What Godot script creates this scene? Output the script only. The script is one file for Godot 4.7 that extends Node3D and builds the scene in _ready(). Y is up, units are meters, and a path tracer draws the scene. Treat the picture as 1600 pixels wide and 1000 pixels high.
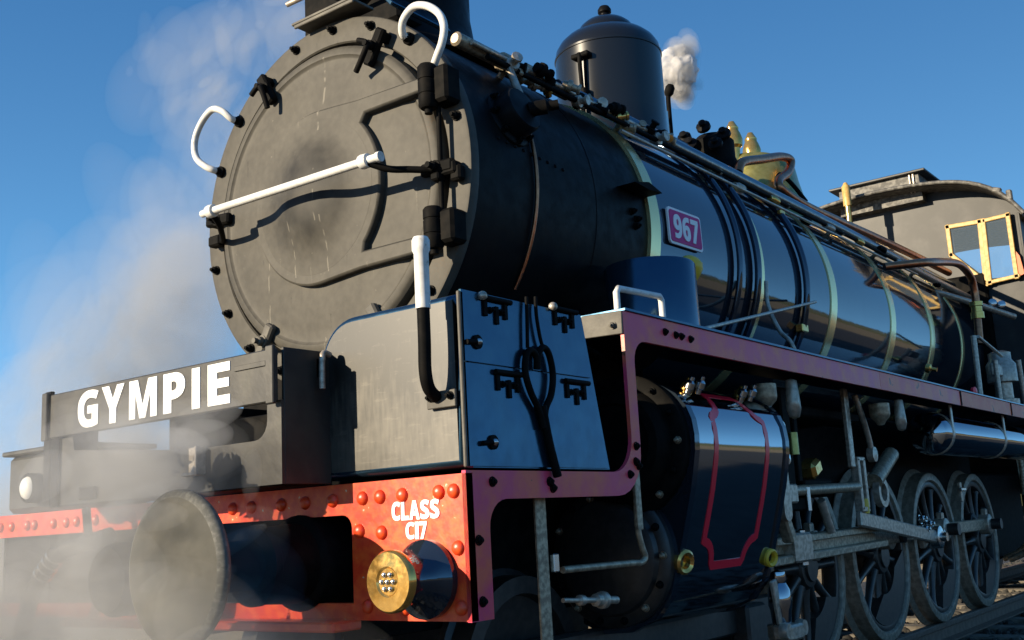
extends Node3D

const H := 2.28      # height of the boiler centre line above the rails
const RS := 0.786    # boiler and smokebox radius
const W := 1.2025    # half width over the running boards
var counts := {}
var M := {}
var loco: Node3D
var rng := RandomNumberGenerator.new()
var shared := {}


class MB:
	var v := PackedVector3Array()
	var n := PackedVector3Array()
	var uv := PackedVector2Array()
	var tri_cache := PackedInt32Array()

	func tri(a: Vector3, b: Vector3, c: Vector3, na: Vector3, nb: Vector3, nc: Vector3) -> void:
		var g := (b - a).cross(c - a)
		if g.length_squared() < 1e-16:
			return
		if g.dot(na + nb + nc) > 0.0:
			v.append_array([a, c, b]); n.append_array([na, nc, nb])
		else:
			v.append_array([a, b, c]); n.append_array([na, nb, nc])

	func quad(a: Vector3, b: Vector3, c: Vector3, d: Vector3, na: Vector3, nb: Vector3, nc: Vector3, nd: Vector3) -> void:
		tri(a, b, c, na, nb, nc)
		tri(a, c, d, na, nc, nd)

	func flat(a: Vector3, b: Vector3, c: Vector3, d: Vector3, m: Vector3) -> void:
		quad(a, b, c, d, m, m, m, m)

	func box(xf: Transform3D, size: Vector3, bev := 0.0) -> void:
		var h := size * 0.5
		var b := minf(bev, minf(h.x, minf(h.y, h.z)) * 0.8)
		var k := h - Vector3(b, b, b)
		for ax in 3:
			var i := (ax + 1) % 3
			var j := (ax + 2) % 3
			for s in [-1.0, 1.0]:
				var q: Array[Vector3] = []
				for c in [[-1, -1], [1, -1], [1, 1], [-1, 1]]:
					var p := Vector3.ZERO
					p[ax] = s * h[ax]; p[i] = c[0] * k[i]; p[j] = c[1] * k[j]
					q.append(xf * p)
				var m := Vector3.ZERO
				m[ax] = s
				flat(q[0], q[1], q[2], q[3], (xf.basis * m).normalized())
			if b <= 0.0:
				continue
			for si in [-1.0, 1.0]:
				for sj in [-1.0, 1.0]:
					var q: Array[Vector3] = []
					for t in [[0, -1.0], [0, 1.0], [1, 1.0], [1, -1.0]]:
						var p := Vector3.ZERO
						p[i] = si * (h[i] if t[0] == 0 else k[i])
						p[j] = sj * (k[j] if t[0] == 0 else h[j])
						p[ax] = t[1] * k[ax]
						q.append(xf * p)
					var m := Vector3.ZERO
					m[i] = si; m[j] = sj
					flat(q[0], q[1], q[2], q[3], (xf.basis * m).normalized())
		if b > 0.0:
			for sx in [-1.0, 1.0]:
				for sy in [-1.0, 1.0]:
					for sz in [-1.0, 1.0]:
						var m := (xf.basis * Vector3(sx, sy, sz)).normalized()
						tri(xf * Vector3(sx * h.x, sy * k.y, sz * k.z), xf * Vector3(sx * k.x, sy * h.y, sz * k.z), xf * Vector3(sx * k.x, sy * k.y, sz * h.z), m, m, m)

	# profile of (radius, height along local y), from the bottom round the outside to the top
	func lathe(xf: Transform3D, prof: Array, segs := 24, a0 := 0.0, a1 := TAU) -> void:
		var ns: Array[Vector2] = []
		for j in prof.size() - 1:
			var d: Vector2 = prof[j + 1] - prof[j]
			ns.append(Vector2(d.y, -d.x).normalized())
		for j in prof.size() - 1:
			var p: Vector2 = prof[j]
			var q: Vector2 = prof[j + 1]
			var np := ns[j]
			var nq := ns[j]
			if j > 0 and ns[j - 1].dot(ns[j]) > 0.78:
				np = (ns[j - 1] + ns[j]).normalized()
			if j < ns.size() - 1 and ns[j + 1].dot(ns[j]) > 0.78:
				nq = (ns[j + 1] + ns[j]).normalized()
			for s in segs:
				var t0 := a0 + (a1 - a0) * s / segs
				var t1 := a0 + (a1 - a0) * (s + 1) / segs
				var e0 := Vector3(cos(t0), 0, sin(t0))
				var e1 := Vector3(cos(t1), 0, sin(t1))
				quad(xf * (e0 * p.x + Vector3.UP * p.y), xf * (e1 * p.x + Vector3.UP * p.y), xf * (e1 * q.x + Vector3.UP * q.y), xf * (e0 * q.x + Vector3.UP * q.y),
					xf.basis * (e0 * np.x + Vector3.UP * np.y), xf.basis * (e1 * np.x + Vector3.UP * np.y), xf.basis * (e1 * nq.x + Vector3.UP * nq.y), xf.basis * (e0 * nq.x + Vector3.UP * nq.y))

	func tube(pts: Array, r: float, segs := 8, closed := false) -> void:
		var k := pts.size()
		var tan: Array[Vector3] = []
		for i in k:
			var a: Vector3 = pts[maxi(i - 1, 0)] if not closed else pts[(i - 1 + k) % k]
			var b: Vector3 = pts[mini(i + 1, k - 1)] if not closed else pts[(i + 1) % k]
			tan.append((b - a).normalized())
		var side := tan[0].cross(Vector3.UP)
		if side.length() < 0.1:
			side = tan[0].cross(Vector3.RIGHT)
		side = side.normalized()
		var ring: Array = []
		for i in k:
			side = (side - tan[i] * side.dot(tan[i])).normalized()
			var up := side.cross(tan[i])
			var row: Array[Vector3] = []
			for s in segs:
				var t := TAU * s / segs
				row.append(side * cos(t) + up * sin(t))
			ring.append(row)
		for i in (k if closed else k - 1):
			var i2 := (i + 1) % k
			var p: Vector3 = pts[i]
			var q: Vector3 = pts[i2]
			for s in segs:
				var s2 := (s + 1) % segs
				quad(p + ring[i][s] * r, p + ring[i][s2] * r, q + ring[i2][s2] * r, q + ring[i2][s] * r, ring[i][s], ring[i][s2], ring[i2][s2], ring[i2][s])
		if not closed:
			for e in [0, k - 1]:
				var m: Vector3 = -tan[e] if e == 0 else tan[e]
				for s in segs:
					var c: Vector3 = pts[e]
					tri(c, c + ring[e][s] * r, c + ring[e][(s + 1) % segs] * r, m, m, m)

	# polygon in local xy pushed along local z from 0 to depth
	func extr(poly: PackedVector2Array, xf: Transform3D, depth: float, smooth := false) -> void:
		var idx := Geometry2D.triangulate_polygon(poly)
		var up := (xf.basis * Vector3(0, 0, signf(depth))).normalized()
		for t in range(0, idx.size(), 3):
			var q: Array[Vector3] = []
			for e in 3:
				q.append(Vector3(poly[idx[t + e]].x, poly[idx[t + e]].y, 0))
			tri(xf * q[0], xf * q[1], xf * q[2], -up, -up, -up)
			var d := Vector3(0, 0, depth)
			tri(xf * (q[0] + d), xf * (q[1] + d), xf * (q[2] + d), up, up, up)
		var k := poly.size()
		var flip := -1.0 if Geometry2D.is_polygon_clockwise(poly) else 1.0
		var en: Array[Vector2] = []
		for i in k:
			var d := poly[(i + 1) % k] - poly[i]
			en.append(Vector2(d.y, -d.x).normalized() * flip)
		for i in k:
			var a := en[i]
			var b := en[i]
			if smooth:
				if en[(i - 1 + k) % k].dot(en[i]) > 0.8:
					a = (en[(i - 1 + k) % k] + en[i]).normalized()
				if en[(i + 1) % k].dot(en[i]) > 0.8:
					b = (en[(i + 1) % k] + en[i]).normalized()
			var p := Vector3(poly[i].x, poly[i].y, 0)
			var q := Vector3(poly[(i + 1) % k].x, poly[(i + 1) % k].y, 0)
			var d := Vector3(0, 0, depth)
			var na := xf.basis * Vector3(a.x, a.y, 0)
			var nb := xf.basis * Vector3(b.x, b.y, 0)
			quad(xf * p, xf * q, xf * (q + d), xf * (p + d), na, nb, nb, na)

	# the same with a chamfer of size c round the far face
	func extr_b(poly: PackedVector2Array, xf: Transform3D, depth: float, c: float) -> void:
		var k := poly.size()
		var flip := -1.0 if Geometry2D.is_polygon_clockwise(poly) else 1.0
		var vn: Array[Vector2] = []
		for i in k:
			var d0 := (poly[i] - poly[(i - 1 + k) % k]).normalized()
			var d1 := (poly[(i + 1) % k] - poly[i]).normalized()
			var m := (Vector2(d0.y, -d0.x) + Vector2(d1.y, -d1.x)).normalized() * flip
			vn.append(m / maxf(0.4, absf(m.dot(Vector2(d0.y, -d0.x)))))
		var inner := PackedVector2Array()
		for i in k:
			inner.append(poly[i] - vn[i] * c)
		var up := xf.basis * Vector3(0, 0, 1)
		for t in Geometry2D.triangulate_polygon(inner).size() / 3:
			var idx := Geometry2D.triangulate_polygon(inner) if t == 0 else tri_cache
			tri_cache = idx
			var q: Array[Vector3] = []
			for e in 3:
				q.append(xf * Vector3(inner[idx[t * 3 + e]].x, inner[idx[t * 3 + e]].y, depth))
			tri(q[0], q[1], q[2], up, up, up)
		for i in k:
			var j := (i + 1) % k
			var a := Vector3(poly[i].x, poly[i].y, 0)
			var b := Vector3(poly[j].x, poly[j].y, 0)
			var na := xf.basis * Vector3(vn[i].x, vn[i].y, 0).normalized()
			var nb := xf.basis * Vector3(vn[j].x, vn[j].y, 0).normalized()
			if na.dot(nb) < 0.7:
				var d := (poly[j] - poly[i]).normalized()
				na = xf.basis * Vector3(d.y, -d.x, 0) * flip
				nb = na
			var h := Vector3(0, 0, depth - c)
			quad(xf * a, xf * b, xf * (b + h), xf * (a + h), na, nb, nb, na)
			var ia := Vector3(inner[i].x, inner[i].y, depth)
			var ib := Vector3(inner[j].x, inner[j].y, depth)
			quad(xf * (a + h), xf * (b + h), xf * ib, xf * ia, (na + up * 0.6).normalized(), (nb + up * 0.6).normalized(), (nb * 0.35 + up).normalized(), (na * 0.35 + up).normalized())

	func ribbon(pts: Array, nor: Array, w: float, t: float, closed := false) -> void:
		var k := pts.size()
		var lf: Array[Vector3] = []
		var rt: Array[Vector3] = []
		for i in k:
			var d0: Vector3 = (pts[i] - pts[(i - 1 + k) % k]).normalized()
			var d1: Vector3 = (pts[(i + 1) % k] - pts[i]).normalized()
			if not closed and i == 0:
				d0 = d1
			if not closed and i == k - 1:
				d1 = d0
			var m: Vector3 = nor[i]
			var s0 := d0.cross(m).normalized()
			var s1 := d1.cross(m).normalized()
			var s := (s0 + s1).normalized()
			s = s / maxf(0.5, s.dot(s0)) * w * 0.5
			lf.append(pts[i] + s + m * t)
			rt.append(pts[i] - s + m * t)
		for i in (k if closed else k - 1):
			var j := (i + 1) % k
			quad(lf[i], rt[i], rt[j], lf[j], nor[i], nor[i], nor[j], nor[j])
			flat(lf[i], lf[j], lf[j] - nor[j] * t * 1.5, lf[i] - nor[i] * t * 1.5, (lf[i] - rt[i]).normalized())
			flat(rt[i], rt[j], rt[j] - nor[j] * t * 1.5, rt[i] - nor[i] * t * 1.5, (rt[i] - lf[i]).normalized())

	func mesh() -> ArrayMesh:
		var a := []
		a.resize(Mesh.ARRAY_MAX)
		a[Mesh.ARRAY_VERTEX] = v
		a[Mesh.ARRAY_NORMAL] = n
		if uv.size() == v.size():
			a[Mesh.ARRAY_TEX_UV] = uv
		var m := ArrayMesh.new()
		m.add_surface_from_arrays(Mesh.PRIMITIVE_TRIANGLES, a)
		return m


# ---------- naming and placing ----------
func numbered(called: String) -> String:
	counts[called] = counts.get(called, -1) + 1
	return called if counts[called] == 0 else "%s_%03d" % [called, counts[called]]


func put(mesh: Mesh, called: String, m: Material, parent: Node, xf := Transform3D.IDENTITY) -> MeshInstance3D:
	var o := MeshInstance3D.new()
	o.name = numbered(called)
	o.mesh = mesh
	o.material_override = m
	o.transform = xf
	parent.add_child(o, true)
	return o


func fin(mb: MB, called: String, m: Material, parent: Node) -> MeshInstance3D:
	return put(mb.mesh(), called, m, parent)


func group(called: String, parent: Node) -> Node3D:
	var o := Node3D.new()
	o.name = numbered(called)
	parent.add_child(o, true)
	return o


func tag(o: Node, label: String, category: String, grp := "", kind := "") -> void:
	if label: o.set_meta("label", label)
	if category: o.set_meta("category", category)
	if grp: o.set_meta("group", grp)
	if kind: o.set_meta("kind", kind)


func at(x: float, y: float, z: float) -> Transform3D:
	return Transform3D(Basis.IDENTITY, Vector3(x, y, z))


# local y along dir
func along(p: Vector3, dir: Vector3) -> Transform3D:
	var y := dir.normalized()
	var x := y.cross(Vector3(0, 0, 1))
	if x.length() < 0.05:
		x = y.cross(Vector3(1, 0, 0))
	x = x.normalized()
	return Transform3D(Basis(x, y, x.cross(y)), p)


# a plane facing +x: local x runs to the rear (-z), local y up, local z outward
func side_plane(x: float, y: float, z: float) -> Transform3D:
	return Transform3D(Basis(Vector3(0, 0, -1), Vector3(0, 1, 0), Vector3(1, 0, 0)), Vector3(x, y, z))


func surf(deg: float, r: float, z: float) -> Vector3:
	return Vector3(cos(deg_to_rad(deg)) * r, H + sin(deg_to_rad(deg)) * r, z)


func spline(pts: Array, steps := 6) -> Array:
	var out := []
	for i in pts.size() - 1:
		var a: Vector3 = pts[maxi(i - 1, 0)]
		var b: Vector3 = pts[i]
		var c: Vector3 = pts[i + 1]
		var d: Vector3 = pts[mini(i + 2, pts.size() - 1)]
		for s in steps:
			out.append(b.cubic_interpolate(c, a, d, float(s) / steps))
	out.append(pts[-1])
	return out


func arc2(c: Vector2, r: float, a0: float, a1: float, k := 8) -> PackedVector2Array:
	var o := PackedVector2Array()
	for i in k + 1:
		var t := deg_to_rad(a0 + (a1 - a0) * i / k)
		o.append(c + Vector2(cos(t), sin(t)) * r)
	return o


func pl(list: Array) -> PackedVector2Array:
	var o := PackedVector2Array()
	for p in list:
		if p is PackedVector2Array:
			o.append_array(p)
		else:
			o.append(Vector2(p[0], p[1]))
	return o


func rod(called: String, pts: Array, r: float, m: Material, parent: Node, smooth := true, segs := 8) -> MeshInstance3D:
	var b := MB.new()
	b.tube(spline(pts) if smooth and pts.size() > 2 else pts, r, segs)
	return fin(b, called, m, parent)


func block(called: String, p: Vector3, size: Vector3, m: Material, parent: Node, bev := 0.004, basis := Basis.IDENTITY) -> MeshInstance3D:
	var b := MB.new()
	b.box(Transform3D(basis, p), size, bev)
	return fin(b, called, m, parent)


func turned(called: String, xf: Transform3D, prof: Array, m: Material, parent: Node, segs := 24) -> MeshInstance3D:
	var b := MB.new()
	b.lathe(xf, prof, segs)
	return fin(b, called, m, parent)


func V2(list: Array) -> Array:
	var o := []
	for p in list:
		o.append(Vector2(p[0], p[1]))
	return o


func glyph(ch: String, called: String, m: Material, parent: Node, xf: Transform3D, w: float, h: float, depth: float, bold := 0.0) -> void:
	var f := SystemFont.new()
	f.font_names = PackedStringArray(["Droid Sans"])
	f.font_weight = 700
	var t := TextMesh.new()
	var fv := FontVariation.new()
	fv.base_font = f
	fv.variation_embolden = bold
	t.font = fv
	t.text = ch
	t.font_size = 96
	t.depth = 0.02
	t.horizontal_alignment = HORIZONTAL_ALIGNMENT_LEFT
	var bb := t.get_aabb()
	var s := Vector3(w / bb.size.x, h / bb.size.y, depth / 0.02)
	var inner := Transform3D(Basis.from_scale(s), -(bb.position * s) )
	put(t, called, m, parent, xf * inner)


func edge_normal(p: PackedVector2Array, i: int) -> Vector2:
	var k := p.size()
	var a := (p[i] - p[(i - 1 + k) % k]).normalized()
	var b := (p[(i + 1) % k] - p[i]).normalized()
	var m := (Vector2(a.y, -a.x) + Vector2(b.y, -b.x)).normalized()
	return m / maxf(0.6, m.dot(Vector2(a.y, -a.x)))


func rivet_mesh() -> Mesh:
	if not shared.has("rivet"):
		var b := MB.new()
		var p := []
		for i in 6:
			var t := PI * 0.5 * i / 5
			p.append(Vector2(cos(t) * 0.022, sin(t) * 0.016))
		b.lathe(Transform3D.IDENTITY, p, 14)
		shared.rivet = b.mesh()
	return shared.rivet


func bolt_mesh() -> Mesh:
	if not shared.has("bolt"):
		var b := MB.new()
		b.lathe(Transform3D.IDENTITY, V2([[0.021, 0], [0.021, 0.006], [0.016, 0.006]]), 12)
		b.lathe(Transform3D.IDENTITY, V2([[0.016, 0.006], [0.016, 0.022], [0.012, 0.026], [0.0, 0.026]]), 6)
		b.lathe(Transform3D.IDENTITY, V2([[0.008, 0.026], [0.008, 0.036], [0.0, 0.038]]), 8)
		shared.bolt = b.mesh()
	return shared.bolt


# ---------- materials ----------
func lin(c: Array) -> Color:
	return Color(c[0], c[1], c[2]).linear_to_srgb()


func noise_tex(sd: int, freq: float, stops: Array, oct := 5, size := 512) -> NoiseTexture2D:
	var f := FastNoiseLite.new()
	f.seed = sd
	f.frequency = freq
	f.fractal_octaves = oct
	f.fractal_gain = 0.55
	var t := NoiseTexture2D.new()
	t.noise = f
	t.width = size
	t.height = size
	t.seamless = true
	var g := Gradient.new()
	g.offsets = PackedFloat32Array(stops.map(func(s): return s[0]))
	g.colors = PackedColorArray(stops.map(func(s): return s[1]))
	t.color_ramp = g
	return t


func grey(v: float) -> Color:
	return Color(v, v, v)


# c: linear base colour, c2: colour of the blotches
func paint(c: Array, rough: float, o := {}) -> StandardMaterial3D:
	var m := StandardMaterial3D.new()
	m.roughness = rough
	m.metallic = o.get("metal", 0.0)
	m.metallic_specular = o.get("spec", 0.5)
	if o.has("c2"):
		var stops := [[o.get("lo", 0.3), lin(c)], [o.get("hi", 0.72), lin(o.c2)]]
		if o.has("chip"):
			stops.append_array([[0.885, lin(o.c2)], [0.90, lin(o.chip)]])
		m.albedo_texture = noise_tex(o.get("seed", 1), o.get("freq", 0.012), stops)
		m.uv1_triplanar = true
		m.uv1_scale = Vector3.ONE * o.get("scale", 1.0)
	else:
		m.albedo_color = lin(c)
	if o.has("rvar"):
		m.roughness_texture = noise_tex(o.get("seed", 1) + 50, 0.02, [[0.25, grey(maxf(0.0, 1.0 - o.rvar))], [0.75, grey(1.0)]])
		m.roughness = minf(1.0, rough)
		m.uv1_triplanar = true
		m.uv1_scale = Vector3.ONE * o.get("scale", 1.0)
	if o.has("bump"):
		m.heightmap_enabled = true
		m.heightmap_texture = noise_tex(o.get("seed", 1) + 90, o.get("bfreq", 0.03), [[0.0, Color.BLACK], [1.0, Color.WHITE]])
		m.heightmap_scale = o.bump
		m.uv1_triplanar = true
		m.uv1_scale = Vector3.ONE * o.get("scale", 1.0)
	if o.has("coat"):
		m.clearcoat_enabled = true
		m.clearcoat = o.coat
		m.clearcoat_roughness = o.get("coat_rough", 0.08)
	return m


func face_material() -> StandardMaterial3D:
	var S := 640
	var img := Image.create(S, S, false, Image.FORMAT_RGB8)
	var n1 := FastNoiseLite.new(); n1.seed = 4; n1.frequency = 0.008; n1.fractal_octaves = 5
	var n2 := FastNoiseLite.new(); n2.seed = 9; n2.frequency = 0.05; n2.fractal_octaves = 3
	for py in S:
		for px in S:
			var x := (float(px) / S - 0.5) * 1.6
			var y := (0.5 - float(py) / S) * 1.6
			var k := 0.5 + 0.5 * n1.get_noise_2d(px, py)
			var f := n2.get_noise_2d(px, py)
			var v := 0.044 + 0.030 * k + 0.012 * f
			# darker round the centre of the door
			var d := Vector2(x + 0.0, (y - 0.0) * 0.9).length()
			var centre_dark := clampf(1.25 - d / 0.22 + 0.4 * n1.get_noise_2d(px * 2.0, py * 2.0), 0.0, 1.0)
			v *= 1.0 - 0.80 * centre_dark * centre_dark * (3.0 - 2.0 * centre_dark) * clampf(0.35 + d / 0.16, 0.35, 1.0)
			# chalky runs of dried water
			for r in [[0.03, 0.62, 0.28, 0.007], [0.05, 0.1, -0.12, 0.004], [0.075, -0.1, -0.33, 0.004], [-0.12, -0.08, -0.32, 0.004], [-0.33, -0.2, -0.5, 0.004]]:
				var wob: float = r[0] + 0.012 * n1.get_noise_2d(7.0, py * 1.5)
				if y < r[1] and y > r[2]:
					var w := clampf(1.0 - absf(x - wob) / r[3], 0.0, 1.0) * clampf(n2.get_noise_2d(3.0, py * 0.8) * 2.0 + 0.5, 0.0, 1.0)
					v += 0.12 * w
			# dust that settled low on the plate
			v += 0.022 * clampf(-y - 0.35 + 0.3 * n1.get_noise_2d(px + 400, py), 0.0, 1.0)
			img.set_pixel(px, py, Color(v * 1.08, v * 0.985, v * 0.80).linear_to_srgb())
	# drips below the bolts, specks of lime, rust at the hinges
	var r2 := RandomNumberGenerator.new()
	r2.seed = 8
	for i in 90:
		var t := deg_to_rad(13.0 + 18.0 * (i % 20)) if i < 20 else r2.randf() * TAU
		var rr := 0.742 if i < 20 else sqrt(r2.randf()) * 0.72
		var x0 := int((cos(t) * rr / 1.6 + 0.5) * S)
		var y0 := int((0.5 - sin(t) * rr / 1.6) * S)
		var ln := r2.randi_range(10, 46) if i < 60 else r2.randi_range(1, 3)
		var gain := r2.randf_range(0.72, 0.9) if i < 60 and i % 3 != 0 else r2.randf_range(1.12, 1.5)
		for dy in ln:
			for dx in r2.randi_range(1, 3):
				if x0 + dx < S and y0 + dy < S and x0 >= 0 and y0 >= 0:
					var c := img.get_pixel(x0 + dx, y0 + dy)
					var g := lerpf(gain, 1.0, float(dy) / ln)
					img.set_pixel(x0 + dx, y0 + dy, Color(c.r * g, c.g * g, c.b * g))
	for q in [[0.62, 0.20], [0.62, -0.36], [0.69, 0.28], [0.70, -0.30], [-0.66, -0.06]]:
		for i in 260:
			var x1 := int(((q[0] + r2.randfn() * 0.03) / 1.6 + 0.5) * S)
			var y1 := int((0.5 - (q[1] - absf(r2.randfn()) * 0.06) / 1.6) * S)
			if x1 > 0 and y1 > 0 and x1 < S and y1 < S:
				img.set_pixel(x1, y1, img.get_pixel(x1, y1).lerp(Color(0.36, 0.25, 0.17), 0.35))
	var m := StandardMaterial3D.new()
	m.albedo_texture = ImageTexture.create_from_image(img)
	m.roughness = 0.62
	m.metallic_specular = 0.4
	return m


# black plate with pale dust that has dried on its lower half
func locker_material() -> StandardMaterial3D:
	var S := 512
	var img := Image.create(S, S, false, Image.FORMAT_RGB8)
	var n1 := FastNoiseLite.new(); n1.seed = 21; n1.frequency = 0.006; n1.fractal_octaves = 4
	var n2 := FastNoiseLite.new(); n2.seed = 22; n2.frequency = 0.03; n2.fractal_octaves = 4
	for py in S:
		for px in S:
			var y := 1.0 - float(py) / S
			var streak := n2.get_noise_2d(px * 2.2, py * 0.25)
			var k := clampf(0.95 - y * 1.05 + 0.22 * n1.get_noise_2d(px, py) + 0.10 * streak, 0.0, 1.0)
			var v := 0.007 + 0.066 * smoothstep(0.18, 0.90, k) + 0.02 * streak + 0.02 * n1.get_noise_2d(px * 3.0, py * 3.0)
			var scr := n2.get_noise_2d(px * 0.35 + py * 0.2, py * 1.6)
			if scr > 0.42:
				v += 0.02
			v = maxf(v, 0.015)
			img.set_pixel(px, py, Color(v * 1.1, v * 0.98, v * 0.76).linear_to_srgb())
	var m := StandardMaterial3D.new()
	m.albedo_texture = ImageTexture.create_from_image(img)
	m.roughness = 0.42
	m.metallic_specular = 0.55
	return m


func make_materials() -> void:
	M.face = face_material()
	M.dust = paint([0.066, 0.060, 0.050], 0.65, {"c2": [0.12, 0.11, 0.09], "seed": 3, "freq": 0.01, "bump": 0.15})
	M.matte = paint([0.006, 0.006, 0.007], 0.5, {"spec": 0.2, "c2": [0.010, 0.010, 0.010], "seed": 5, "rvar": 0.35, "bump": 0.05})
	M.dark = paint([0.004, 0.004, 0.004], 0.65, {"spec": 0.17, "c2": [0.010, 0.009, 0.008], "seed": 6, "scale": 2.0})
	M.sheet = paint([0.036, 0.090, 0.150], 0.24, {"c2": [0.046, 0.105, 0.165], "metal": 0.85, "seed": 7, "spec": 0.4, "coat": 0.12, "coat_rough": 0.14, "rvar": 0.3})  # black paint with the blue of the reflected sky put into its colour
	M.gloss = paint([0.046, 0.068, 0.098], 0.075, {"metal": 0.75, "spec": 0.5, "coat": 0.4, "coat_rough": 0.03, "bump": 0.05, "bfreq": 0.006, "seed": 8})  # black gloss, some reflected sky blue mixed into the base colour
	M.dome = paint([0.008, 0.009, 0.011], 0.26, {"spec": 0.4, "coat": 0.5, "coat_rough": 0.16, "bump": 0.012, "bfreq": 0.008, "seed": 9})
	M.jacket = paint([0.33, 0.37, 0.42], 0.07, {"metal": 1.0, "bump": 0.01, "bfreq": 0.01, "seed": 10})
	M.tank = locker_material()
	M.apron = paint([0.022, 0.020, 0.017], 0.5, {"c2": [0.045, 0.041, 0.033], "seed": 12, "freq": 0.008, "bump": 0.06})
	M.red = paint([0.74, 0.042, 0.008], 0.42, {"c2": [0.84, 0.10, 0.012], "seed": 14, "freq": 0.022, "coat": 0.25, "coat_rough": 0.3, "bump": 0.05, "chip": [0.72, 0.55, 0.38], "scale": 1.6})
	M.valance = paint([0.80, 0.06, 0.14], 0.42, {"chip": [0.30, 0.08, 0.03], "c2": [0.88, 0.13, 0.07], "seed": 16, "freq": 0.008, "spec": 0.38, "coat": 0.22, "coat_rough": 0.25, "bump": 0.05})  # red paint, purple of the reflected sky painted in
	M.valance_mid_glow = paint([0.84, 0.085, 0.085], 0.42, {"chip": [0.30, 0.08, 0.03], "c2": [0.90, 0.15, 0.05], "seed": 17, "freq": 0.008, "spec": 0.36, "coat": 0.15, "coat_rough": 0.25, "bump": 0.05})  # same red, warm reflection of the ground painted in
	M.valance_rear_glow = paint([0.88, 0.13, 0.035], 0.45, {"chip": [0.30, 0.08, 0.03], "c2": [0.92, 0.20, 0.06], "seed": 19, "freq": 0.008, "spec": 0.34, "coat": 0.1, "coat_rough": 0.25, "bump": 0.05})  # same red again, stronger painted reflection of the warm ground
	M.white = paint([0.72, 0.71, 0.68], 0.4, {"c2": [0.60, 0.58, 0.53], "seed": 18, "lo": 0.5, "hi": 0.80, "scale": 4.0, "chip": [0.22, 0.18, 0.14]})
	M.letter = paint([0.88, 0.88, 0.86], 0.45)
	M.brass = paint([0.82, 0.50, 0.15], 0.25, {"metal": 0.85, "c2": [0.70, 0.40, 0.10], "seed": 20, "scale": 3.0, "rvar": 0.5})
	M.band = paint([0.95, 0.76, 0.36], 0.22, {"metal": 0.75})
	M.copper = paint([0.62, 0.25, 0.12], 0.3, {"metal": 1.0, "c2": [0.40, 0.15, 0.08], "seed": 22, "scale": 3.0})
	M.steel = paint([0.60, 0.52, 0.42], 0.36, {"metal": 0.5, "c2": [0.36, 0.30, 0.23], "seed": 24, "scale": 4.0})
	M.bright = paint([0.62, 0.62, 0.6], 0.25, {"metal": 1.0})
	M.greasy = paint([0.50, 0.41, 0.28], 0.4, {"metal": 0.35, "c2": [0.24, 0.19, 0.13], "seed": 26, "scale": 5.0})
	M.disc = paint([0.095, 0.092, 0.080], 0.85, {"c2": [0.112, 0.108, 0.094], "seed": 28, "freq": 0.012, "spec": 0.25, "scale": 2.0})
	M.worn = paint([0.085, 0.083, 0.072], 0.6, {"c2": [0.17, 0.165, 0.14], "seed": 61, "freq": 0.03, "lo": 0.5, "hi": 0.75, "scale": 3.0})
	M.tyre = paint([0.40, 0.34, 0.26], 0.45, {"metal": 0.2, "c2": [0.20, 0.17, 0.13], "seed": 30, "scale": 3.0})
	M.wheel = paint([0.015, 0.0145, 0.014], 0.4, {"c2": [0.034, 0.031, 0.027], "seed": 31, "scale": 3.0, "spec": 0.6})
	M.cab = paint([0.009, 0.009, 0.009], 0.5, {"c2": [0.032, 0.030, 0.028], "seed": 33, "freq": 0.008, "scale": 0.7})
	M.roof = paint([0.05, 0.047, 0.042], 0.6, {"c2": [0.17, 0.16, 0.14], "seed": 34, "freq": 0.02, "scale": 1.5})
	M.frame = paint([0.56, 0.37, 0.12], 0.45, {"c2": [0.42, 0.25, 0.06], "seed": 35, "scale": 3.0})
	M.orange = paint([0.70, 0.13, 0.03], 0.4)
	M.olive = paint([0.30, 0.27, 0.08], 0.3, {"metal": 0.8, "c2": [0.44, 0.40, 0.14], "seed": 36, "scale": 3.0})
	M.plate_red = paint([0.56, 0.03, 0.19], 0.45, {"spec": 0.3})  # red field, purple cast of the sky light put into the colour
	M.line_red = paint([0.95, 0.018, 0.045], 0.35, {"coat": 0.3})
	M.yellow = paint([0.75, 0.50, 0.04], 0.4)
	M.rubber = paint([0.03, 0.028, 0.026], 0.6)
	M.wood = paint([0.10, 0.085, 0.065], 0.85, {"c2": [0.17, 0.15, 0.12], "seed": 40, "bump": 0.6})
	M.railside = paint([0.09, 0.055, 0.035], 0.7, {"c2": [0.14, 0.09, 0.06], "seed": 42, "scale": 2.0})
	M.ground = paint([0.25, 0.17, 0.07], 0.95, {"c2": [0.38, 0.27, 0.12], "seed": 44, "freq": 0.01, "scale": 0.06, "bump": 2.0})
	M.stone = paint([0.022, 0.021, 0.019], 0.9, {"c2": [0.07, 0.064, 0.055], "seed": 46, "scale": 6.0})
	M.cinder_shade = paint([0.016, 0.015, 0.013], 0.95, {"c2": [0.045, 0.038, 0.03], "seed": 47, "freq": 0.02, "scale": 0.3, "bump": 1.5})  # cinder colour, darkened for the shade mirrored in the cladding
	M.scrub = paint([0.035, 0.045, 0.018], 0.95, {"c2": [0.09, 0.085, 0.035], "seed": 48, "freq": 0.03, "scale": 0.08})
	var g := StandardMaterial3D.new()
	g.albedo_color = Color(0.55, 0.6, 0.62, 0.12)
	g.transparency = BaseMaterial3D.TRANSPARENCY_ALPHA
	g.roughness = 0.03
	M.glass = g
	var lens := StandardMaterial3D.new()
	lens.albedo_color = Color(0.93, 0.93, 0.9)
	lens.roughness = 0.1
	lens.clearcoat_enabled = true
	M.lens = lens


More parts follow.
